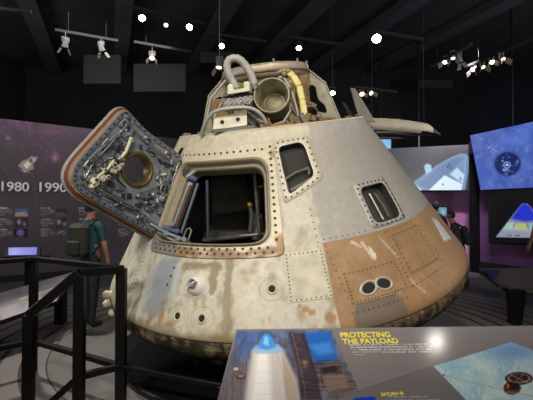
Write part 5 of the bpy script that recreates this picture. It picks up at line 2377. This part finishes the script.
# reader bench right behind the capsule
bt = thing('exhibit_bench', 'low dark grey sloping bench on a tapered black leg behind the capsule', 'bench', at_z(518, 325, 0))
A = at_y(478, 268, 6.7)
B = at_y(572, 268, 5.9)
C_ = at_y(572, 294, 5.0)
n_ = (B - A).cross(C_ - A).normalized()
Dd = at_plane(498, 284, A, n_)
nn_ = n_ if n_.z < 0 else -n_
mb = MB()
mb.prism([A, B, C_, Dd], nn_ * .07)
relmesh(mb, bt)
mb.build('bench_top', mat('bench_grey', (84, 78, 76), .75, noise=.15, spec=.2), bt)
mb = MB()
fp = at_z(517, 325, 0)
D5 = fp.y
t0, t1 = at_y(509.5, 289, D5), at_y(527.5, 290, D5)
b0, b1 = Vector((at_y(512.5, 325, D5).x, D5, 0)), Vector((at_y(522, 325, D5).x, D5, 0))
mb.prism([t0, t1, b1, b0], Vector((0, .1, 0)))
relmesh(mb, bt)
mb.build('leg', mat('casing_black', (14, 14, 15), .4), bt)
mb = MB()
mb.prism([(b0.x, D5 + .02, .36), (b1.x + .05, D5 + .02, .36), (b1.x + .35, D5 + .9, .56), (b0.x + .1, D5 + .9, .56)], Vector((0, 0, .05)))
mb.bar((b0.x + .5, D5 + .75, 0), (b0.x + .5, D5 + .75, .6), .12, .1, up=(0, 1, 0))
relmesh(mb, bt)
[b_.build('support_leg', mat('casing_black', (14, 14, 15), .4), bt) for b_ in pieces(mb)]
# ring benches: low curved tiers on the floor behind both sides are the floor's own stripes

# ------------------------------------------------------------------ suspended winged craft model
def shuttle():
    Dm = 6.6
    t = thing('spaceplane_model', 'cream and black winged spaceplane model hanging beyond the capsule', 'model spacecraft', at_y(400, 127, Dm))
    cr = mat('model_cream', (218, 210, 190), .5, noise=.2, nscale=5)
    bk = mat('model_black', (26, 27, 32), .5)
    gy = mat('model_grey', (74, 72, 70), .55, noise=.3)
    k = Dm / F
    st = [(356, 126.0, 1.5, .06, 118), (362, 125, 6.5, .16, 117), (370, 125.8, 7.6, .22, 118), (382, 126.4, 7.6, .24, 118), (395, 127.4, 7.6, .24, 119), (408, 128.6, 7.2, .22, 120), (418, 129.6, 6.6, .2, 122), (425, 130.4, 6.0, .17, 124), (430, 131.8, 4.4, .13, 126), (436, 133.8, 2.4, .08, 130), (440.5, 135.2, .7, .02, 133)]
    n = 24
    mb = MB()
    vs = []
    for (x, y, hh, hd, _) in st:
        c = at_y(x, y, Dm)
        c = Vector((c.x, Dm - (x - 400) * .012, c.z))
        s_ = c.y / Dm
        for j in range(n):
            a = 2 * PI * j / n
            ca2, sa2 = math.cos(a), math.sin(a)
            # flatter belly
            zz = hh * k * (abs(sa2) ** .75) * (1 if sa2 > 0 else -1) * (1 if sa2 > 0 else .8)
            vs.append(Vector((c.x * s_, c.y + hd * ca2, CAMZ + (c.z - CAMZ) * s_ + zz)))
    fs = [(i * n + j, i * n + (j + 1) % n, (i + 1) * n + (j + 1) % n, (i + 1) * n + j) for i in range(len(st) - 1) for j in range(n)]
    mb.add(vs, fs, 0, True)
    mb.add([vs[j] for j in range(n)], [tuple(range(n))], 1)
    for i in range(len(st) - 1):
        for j in range(n):
            a = 2 * PI * (j + .5) / n
            low = math.sin(a) < (-.5 if i < 2 else (-.82 if i < 6 else (-.6 if i < 7 else -.4)))
            mb.m[i * n + j] = 1 if low else (2 if i >= 8 else 0)
    relmesh(mb, t)
    mb.build('fuselage', [cr, bk, gy], t)
    # wings
    for s_ in (-1, 1):
        mb = MB()
        a = at_y(368, 136.3, Dm)
        b = at_y(416, 137, Dm)
        y0 = Dm + s_ * .18
        y1 = Dm + s_ * .30
        P = [Vector((a.x, y0, a.z)), Vector((b.x - .1, y0, b.z)), Vector((a.x + .32, y1, a.z + .0)), Vector((a.x + .05, y1, a.z))]
        mb.prism(P, Vector((0, 0, .025)))
        relmesh(mb, t)
        mb.build('wing', bk, t)
    # tail fins: a pair that spread upwards
    for s_, dx in ((-1, 0), (1, -4.5)):
        P = [at_y(345.6 + dx * .1, 94.6, Dm), at_y(350.2 + dx * .1, 95.2, Dm), at_y(369 + dx, 118.5, Dm), at_y(373 + dx, 124, Dm), at_y(358 + dx, 122, Dm), at_y(352 + dx, 110, Dm)]
        if s_ > 0:
            P = [at_y(346.5, 96, Dm), at_y(349, 97, Dm), at_y(362, 121, Dm), at_y(354, 121, Dm)]
        P = [Vector((p.x, p.y + s_ * (.10 + max(0, p.z - 2.9) * .5), p.z)) for p in P]
        mb = MB()
        mb.prism(P, Vector((0, .03, 0)))
        relmesh(mb, t)
        mb.build('tail_fin', gy if s_ > 0 else mat('model_fin', (140, 136, 126), .5, noise=.2), t)
    mb = MB()
    c = at_y(399, 119.5, Dm)
    mb.box((c.x, Dm, c.z), (.03, .03, .03))
    relmesh(mb, t)
    mb.build('marker_light', mat('marker_red', (180, 50, 30), .5), t)
    mb = MB()
    for x, y in ((372, 118), (424, 124)):
        c = at_y(x, y, Dm)
        mb.cyl((c.x, Dm, c.z), (c.x, Dm, RZ - .01), .004, n=6)
    relmesh(mb, t)
    [b_.build('suspension_wire', mat('wire_dark', (50, 50, 52), .5, .5), t) for b_ in pieces(mb)]


shuttle()

# ------------------------------------------------------------------ acoustic panels high on the far wall
acm = mat('acoustic_grey', (52, 52, 50), .9, noise=.15, nscale=6)
for (x0, y0, x1, y1, lab) in ((84, 55, 121, 84, 'smaller square dark grey panel high above the timeline wall'), (134, 64, 186, 92, 'wider dark grey panel high on the wall behind the open hatch'),
                              (201, 52, 236, 63, 'grey flat panel high on the wall behind the looped hose'), (418, 80, 452, 88, 'flat grey panel high on the wall above the dim grey screen')):
    DD = 11.6 if x0 > 400 else 10.4
    p0, p1 = at_y(x0, y0, DD), at_y(x1, y1, DD)
    t = thing('acoustic_panel', lab, 'hanging panel', ((p0.x + p1.x) / 2, DD, p1.z))
    mb = MB()
    mb.box(((p0.x + p1.x) / 2, DD, (p0.z + p1.z) / 2), (p1.x - p0.x, .07, p0.z - p1.z), None, 0, .01)
    relmesh(mb, t)
    mb.build('board', acm, t)
    for f in (.15, .85):
        mb = MB()
        mb.cyl((p0.x + (p1.x - p0.x) * f, DD, p0.z - .01), (p0.x + (p1.x - p0.x) * f, DD, RZ - .01), .006, n=6)
        relmesh(mb, t)
        mb.build('hanger', mat('wire_dark', (50, 50, 52), .5, .5), t)

# ------------------------------------------------------------------ lighting tracks and spotlights
trk_m = mat('track_grey', (58, 58, 61), .5, .3)
can_m = mat('can_white', (150, 147, 142), .45, .1)
can_d = mat('can_dark_grey', (80, 80, 84), .5, .3)


def track(x0, y0, x1, y1, z, lab):
    a, b = at_z(x0, y0, z), at_z(x1, y1, z)
    t = thing('lighting_track', lab, 'lighting track', (a + b) / 2, 'ceiling lighting tracks')
    mb = MB()
    mb.bar(a, b, .06, .05)
    relmesh(mb, t)
    mb.build('rail', trk_m, t)
    for f in (.2, .8):
        p = a.lerp(b, f)
        mb = MB()
        mb.cyl(p, (p.x, p.y, RZ - .005), .004, n=6)
        relmesh(mb, t)
        mb.build('hanger', trk_m, t)
    return t


TR = [(133, 7, 204, 24, 5.2, 'track carrying the two bright round lamps'), (134, 42, 191, 52, 5.0, 'short track above the lone white lamp over the open hatch'), (55, 30, 118, 41, 5.0, 'track carrying the two white barn-door lamps'),
      (-6, 8, 31, 12, 5.2, 'bare track carrying no lamp, above the timeline wall'), (209, 33, 266, 42, 5.0, 'track over the hose of the capsule'), (289, 37, 343, 45, 5.0, 'track above the docking ring'),
      (370, 31, 422, 39, 5.0, 'track beside the brightest lamp'), (355, 87, 397, 92, 4.6, 'low track above the tail of the model'), (430, 67, 471, 44, 4.6, 'sloping track carrying the lamp cluster'), (466, 67, 540, 35, 4.6, 'long sloping track carrying a row of four lamps')]
TRP = []
for a in TR:
    track(*a)
    TRP.append((at_z(a[0], a[1], a[4]), at_z(a[2], a[3], a[4])))


def spot(px, py, ti, lab, body='white', aim=(0, 4.7, 2.0), glow=0.0, r=.075, L=.2, lens_to_cam=False, cat='spotlight', drop=.09):
    if ti >= 100:
        p = at_z(px, py, ti / 100)
        ztop = RZ
    else:
        A, B = TRP[ti]
        best = min((abs(project(A.lerp(B, k / 200))[0] - px), k / 200) for k in range(201))[1]
        q = A.lerp(B, best)
        p = at_y(px, py, q.y)
        ztop = q.z - .024
    t = thing('track_spotlight', lab, cat, p, 'ceiling spotlights')
    d = (Vector(aim) - p).normalized()
    if lens_to_cam:
        d = ((CAM - p).normalized() * .8 + Vector((.0, 0, -.3))).normalized()
    bm_ = can_m if body == 'white' else can_d
    mb = MB()
    mb.lathe([(.001, -L), (r * .7, -L), (r * .8, -L * .9), (r * .8, -L * .35), (r, -.0), (r * 1.02, .02), (r * .93, .02), (r * .9, -.01)], p, d, 24)
    relmesh(mb, t)
    mb.build('lamp_body', bm_, t)
    mb = MB()
    mb.lathe([(r * .9, 0.0), (.001, .012)], p, d, 24)
    relmesh(mb, t)
    key = 'lens_glow_%d' % int(glow)
    mb.build('lens', mat(key, (255, 240, 214), .3, emis=(255, 226, 180), estr=glow) if glow > 0 else mat('lens_plain', (200, 195, 180), .2), t)
    mb = MB()
    q = p - d * (L * .5)
    sd_ = d.cross(Vector((0, 0, 1))).normalized()
    for s_ in (-1, 1):
        mb.bar(q + sd_ * s_ * r * .95, q + sd_ * s_ * r * .95 + Vector((0, 0, drop)), .012, .03)
    mb.bar(q - sd_ * r + Vector((0, 0, drop)), q + sd_ * r + Vector((0, 0, drop)), .03, .012)
    mb.cyl(q + Vector((0, 0, drop)), Vector((q.x, q.y, max(ztop, q.z + drop + .01))), .007, n=8)
    relmesh(mb, t)
    mb.build('yoke', bm_, t)
    if body == 'white' and glow < 20:
        mb = MB()
        for s_ in (-1, 1):
            c = p + sd_ * s_ * r + d * .05
            mb.bar(c, c + d * .1 + sd_ * s_ * .05, .1, .006, up=sd_)
        relmesh(mb, t)
        [b_.build('barn_door', can_m, t) for b_ in pieces(mb)]
    return t


spot(142, 18, 0, 'bright round lamp above the open hatch, nearer the timeline wall', 'dark', glow=60, r=.062, lens_to_cam=True)
spot(189.5, 27, 0, 'bright round lamp above the open hatch, nearer the looped hose', 'dark', glow=60, r=.062, lens_to_cam=True)
spot(166, 25, 0, 'small dim lamp between the two bright round lamps', 'dark', glow=3, lens_to_cam=True, r=.044, L=.13)
spot(221.5, 46, 4, 'bright lamp just above the looped hose', 'dark', glow=40, lens_to_cam=True, r=.055)
spot(299, 48, 5, 'bright lamp above the docking ring', 'dark', glow=40, lens_to_cam=True, r=.055)
spot(332.5, 93, 400, 'low bright lamp between the docking ring and the winged model', 'dark', glow=40, lens_to_cam=True, r=.055)
spot(376.5, 38.5, 6, 'brightest warm lamp, hung above the spaceplane model', 'dark', glow=130, lens_to_cam=True, r=.09)
spot(65, 46, 2, 'white barn-door lamp above the timeline wall, farther from the capsule', 'white', glow=6, aim=(-5, 9, 1.5), r=.062, L=.15)
spot(102, 50, 2, 'white barn-door lamp above the timeline wall, nearer the capsule', 'white', glow=3, aim=(-3, 9.6, 1.5), r=.062, L=.15)
spot(152, 58, 1, 'lone white barn-door lamp over the open hatch', 'white', glow=4, aim=(-2, 6, .5), r=.06, L=.14)
spot(219, 67, 405, 'small white lamp directly behind the looped hose', 'white', glow=5, aim=(-1, 6, .5), r=.06)
spot(362, 94, 7, 'lamp of the low pair above the model, nearer the docking ring', 'white', glow=5, aim=(2, 5, 1), r=.06, L=.17)
spot(371, 93, 7, 'lamp of the low pair above the model, farther from the docking ring', 'white', glow=5, aim=(4, 5, 1), r=.06, L=.17)
spot(445, 62, 8, 'left lamp in the tight cluster of three', 'white', glow=14, aim=(1, 5, 1), r=.044, L=.13)
spot(453, 58, 8, 'top lamp in the tight cluster of three', 'white', glow=4, aim=(3, 6, 1), r=.044, L=.13)
spot(460.5, 61, 8, 'right lamp in the tight cluster of three', 'white', glow=4, aim=(5, 8, 1), r=.044, L=.13)
spot(473, 70, 9, 'leftmost lamp on the long sloping track', 'white', glow=3, aim=(2, 6, .6), r=.044, L=.13)
spot(483, 67, 9, 'second lamp on the long sloping track', 'white', glow=3, aim=(4, 4, .6), r=.044, L=.13)
spot(492, 62, 9, 'third lamp on the long sloping track, the brighter one', 'white', glow=12, aim=(3, 3, 1), r=.044, L=.13)
spot(503, 59, 9, 'end lamp of the row of four, nearest the big blue screen', 'white', glow=6, aim=(5, 4, 1), r=.044, L=.13)

# ------------------------------------------------------------------ visitors
skin_m = mat('skin', (140, 100, 80), .6)
hair_m = mat('hair_dark', (30, 24, 22), .8, noise=.3, nscale=30)


def person(label, loc, rz, shirt, trousers, H=1.75, lean=0.0, arms=((-.1, .0, 0.25), (.1, .0, 0.25)), step=.12, backpack=None, hat=None, shoes=(30, 28, 28), sleeve=.55, group=None):
    """figure facing +Y before rotation; arms = (outward, forward, elbow bend) for left and right"""
    s = H / 1.75
    V, E_, Rr, tagv = [], [], [], []

    def v(p, r, tg, parent=None):
        V.append(Vector(p) * s)
        Rr.append((r[0] * s, r[1] * s) if isinstance(r, tuple) else (r * s, r * s))
        tagv.append(tg)
        if parent is not None:
            E_.append((parent, len(V) - 1))
        return len(V) - 1
    ln = lambda z: lean * max(0, z - .95)
    pelvis = v((0, 0, .95), (.155, .115), 'trousers')
    waist = v((0, ln(1.1), 1.1), (.14, .10), 'shirt', pelvis)
    chest = v((0, ln(1.3) + .01, 1.3), (.165, .12), 'shirt', waist)
    neck0 = v((0, ln(1.45), 1.45), (.10, .075), 'shirt', chest)
    neck1 = v((0, ln(1.53) + .01, 1.53), .052, 'skin', neck0)
    hd0 = v((0, ln(1.6) + .025, 1.59), (.068, .078), 'skin', neck1)
    hd1 = v((0, ln(1.68) + .02, 1.67), (.074, .092), 'skin', hd0)
    v((0, ln(1.72) + .015, 1.715), (.05, .062), 'skin', hd1)
    for sd_, fw in ((-1, step), (1, -step)):
        hip = v((sd_ * .095, 0, .88), (.09, .095), 'trousers', pelvis)
        kn = v((sd_ * .10, fw * .5 + .02, .49), .06, 'trousers', hip)
        an = v((sd_ * .105, fw, .10), .042, 'trousers', kn)
        he = v((sd_ * .105, fw - .01, .045), (.042, .045), 'shoe', an)
        v((sd_ * .12, fw + .17, .03), (.042, .028), 'shoe', he)
    for sd_, (o_, f_, bend) in zip((-1, 1), arms):
        sh = v((sd_ * .175, ln(1.41), 1.41), .062, 'shirt', neck0)
        up_ = Vector((sd_ * (.05 + abs(o_)), f_, -.28)).normalized() * .29
        e0 = V[sh] / s
        m0 = v(e0 + up_ * sleeve, .048, 'shirt', sh)
        el = v(e0 + up_, .038, 'skin' if sleeve < 1 else 'shirt', m0)
        fo_ = Vector((-sd_ * bend * .25, bend, -1 + bend * .7)).normalized() * .25
        wr_ = v(e0 + up_ + fo_, .027, 'skin', el)
        hn = fo_.normalized()
        pa_ = v(e0 + up_ + fo_ + hn * .07, (.038, .02), 'skin', wr_)
        pb = V[pa_] / s
        side = hn.cross(Vector((sd_, 0, 0))).normalized()
        for q, Lf in ((-1.5, .06), (-.5, .075), (.5, .072), (1.5, .055)):
            k1 = v(pb + hn * (Lf * .6) + side * q * .019, .009, 'skin', pa_)
            v(pb + hn * Lf + side * q * .019 + Vector((-sd_ * .02, 0, 0)), .008, 'skin', k1)
        v(e0 + up_ + fo_ + hn * .055 + side * .05, .010, 'skin', wr_)
    me = bpy.data.meshes.new('body')
    me.from_pydata([tuple(p) for p in V], E_, [])
    o = bpy.data.objects.new('body_tmp', me)
    COL.objects.link(o)
    sk = o.modifiers.new('s', 'SKIN')
    for i, d in enumerate(me.skin_vertices[0].data):
        d.radius = Rr[i]
        d.use_root = (i == 0)
    o.modifiers.new('sub', 'SUBSURF').levels = 2
    dg = bpy.context.evaluated_depsgraph_get()
    dg.update()
    m2 = bpy.data.meshes.new_from_object(o.evaluated_get(dg))
    bpy.data.objects.remove(o)
    mats_ = {'skin': skin_m, 'shirt': mat('cloth_%d_%d_%d' % shirt, shirt, .85, noise=.2, nscale=20), 'trousers': mat('cloth_%d_%d_%d' % trousers, trousers, .85, noise=.2, nscale=20), 'shoe': mat('cloth_%d_%d_%d' % shoes, shoes, .6)}
    order = list(mats_)
    m2.materials.clear()
    for k in order:
        m2.materials.append(mats_[k])
    segs = [(V[a], V[b], tagv[a], tagv[b]) for a, b in E_]
    for pgn in m2.polygons:
        c = Vector(pgn.center)
        best = (9, 'shirt')
        for a, b, ta, tb_ in segs:
            d = b - a
            t = max(0, min(1, (c - a).dot(d) / d.length_squared))
            q = (c - a - d * t).length
            if q < best[0]:
                best = (q, ta if t < .5 else tb_)
        pgn.material_index = order.index(best[1])
        pgn.use_smooth = True
    M = Matrix.Rotation(rz, 3, 'Z')
    t = thing('person', label, 'person', (loc[0], loc[1], 0), group, M)
    bo = bpy.data.objects.new('body', m2)
    COL.objects.link(bo)
    bo.parent = t
    hx, hy, hz = 0, (ln(1.68) + .02) * s, 1.68 * s
    mb = MB()
    mb.ball((hx, hy - .018 * s, hz + .012 * s), .098 * s, 18, sc=(.88, 1.05, 1.12))
    # keep the face clear
    mb2 = MB()
    keep = [f for f in mb.f if sum(mb.v[i][1] for i in f) / len(f) < hy + .03 * s or sum(mb.v[i][2] for i in f) / len(f) > hz + .06 * s]
    keep = [f for f in keep if sum(mb.v[i][2] for i in f) / len(f) > hz - .075 * s]
    mb2.add(mb.v, keep, 0, True)
    mb2.build('hair', hair_m, t)
    mb = MB()
    for sd_ in (-1, 1):
        mb.ball((sd_ * .03 * s, hy + .088 * s, hz + .0 * s), .011 * s, 8, 1)
        mb.ball((sd_ * .078 * s, hy + .0, hz - .01 * s), .026 * s, 8, 0, (.4, .8, 1.2))
    mb.ball((0, hy + .1 * s, hz - .025 * s), .016 * s, 8, 0, (.8, 1, 1.4))
    mb.box((0, hy + .088 * s, hz - .06 * s), (.045 * s, .012, .01), None, 2)
    mb.build('face_features', [skin_m, mat('eye_dark', (30, 26, 24), .4), mat('lips', (140, 84, 74), .6)], t)
    if backpack:
        bm_ = mat('pack_%d_%d_%d' % backpack, backpack, .85, noise=.35, nscale=16)
        yb = ln(1.3) * s
        mb = MB()
        M_ = Matrix.Rotation(-lean * .8, 3, 'X')
        mb.box((0, yb - .2 * s, 1.22 * s), (.30 * s, .17 * s, .46 * s), M_, 0, .055)
        bp = mb.build('backpack', bm_, t)
        mb = MB()
        mb.box((0, yb - .30 * s, 1.12 * s), (.22 * s, .06 * s, .2 * s), M_, 0, .025)
        mb.build('pocket', mat('pack_pocket', tuple(int(c * .8) for c in backpack), .85, noise=.35, nscale=16), bp)
        for sd_ in (-1, 1):
            mb = MB()
            mb.tube([(sd_ * .11 * s, yb - .12 * s, 1.42 * s), (sd_ * .12 * s, yb + .0, 1.50 * s), (sd_ * .13 * s, yb + .13 * s, 1.38 * s), (sd_ * .13 * s, yb + .14 * s, 1.2 * s), (sd_ * .15 * s, yb - .1 * s, 1.05 * s)], .02 * s, 8)
            mb.build('strap', bm_, bp)
    return t


person('person in a teal T-shirt with an olive backpack standing behind the open hatch', ((90 - CX) / F * 5.45, 5.45), R(-22), (18, 60, 66), (22, 24, 30), 1.68, .02,
       arms=((.03, .02, .15), (.05, .0, .3)), backpack=(38, 40, 32), step=.05)
person('person with short dark hair in black just behind the capsule, facing the small monitor', ((435.5 - CX) / F * 9.2, 9.2), R(-20), (26, 24, 28), (24, 24, 30), 1.70, .05, arms=((.05, .1, .3), (.05, .1, .3)))
person('person in dark clothes with a dark pack leaning forward behind the capsule', ((461 - CX) / F * 8.0, 8.0), R(62), (58, 50, 50), (30, 30, 36), 1.50, .3, arms=((.05, .3, .7), (.05, .3, .7)), backpack=(44, 38, 36))
person('person in a blue-grey shirt beside the black display case', ((544 - CX) / F * 7.3, 7.3), R(25), (64, 84, 128), (24, 26, 36), 1.78, .0, arms=((.0, .05, .3), (.0, .05, .3)))
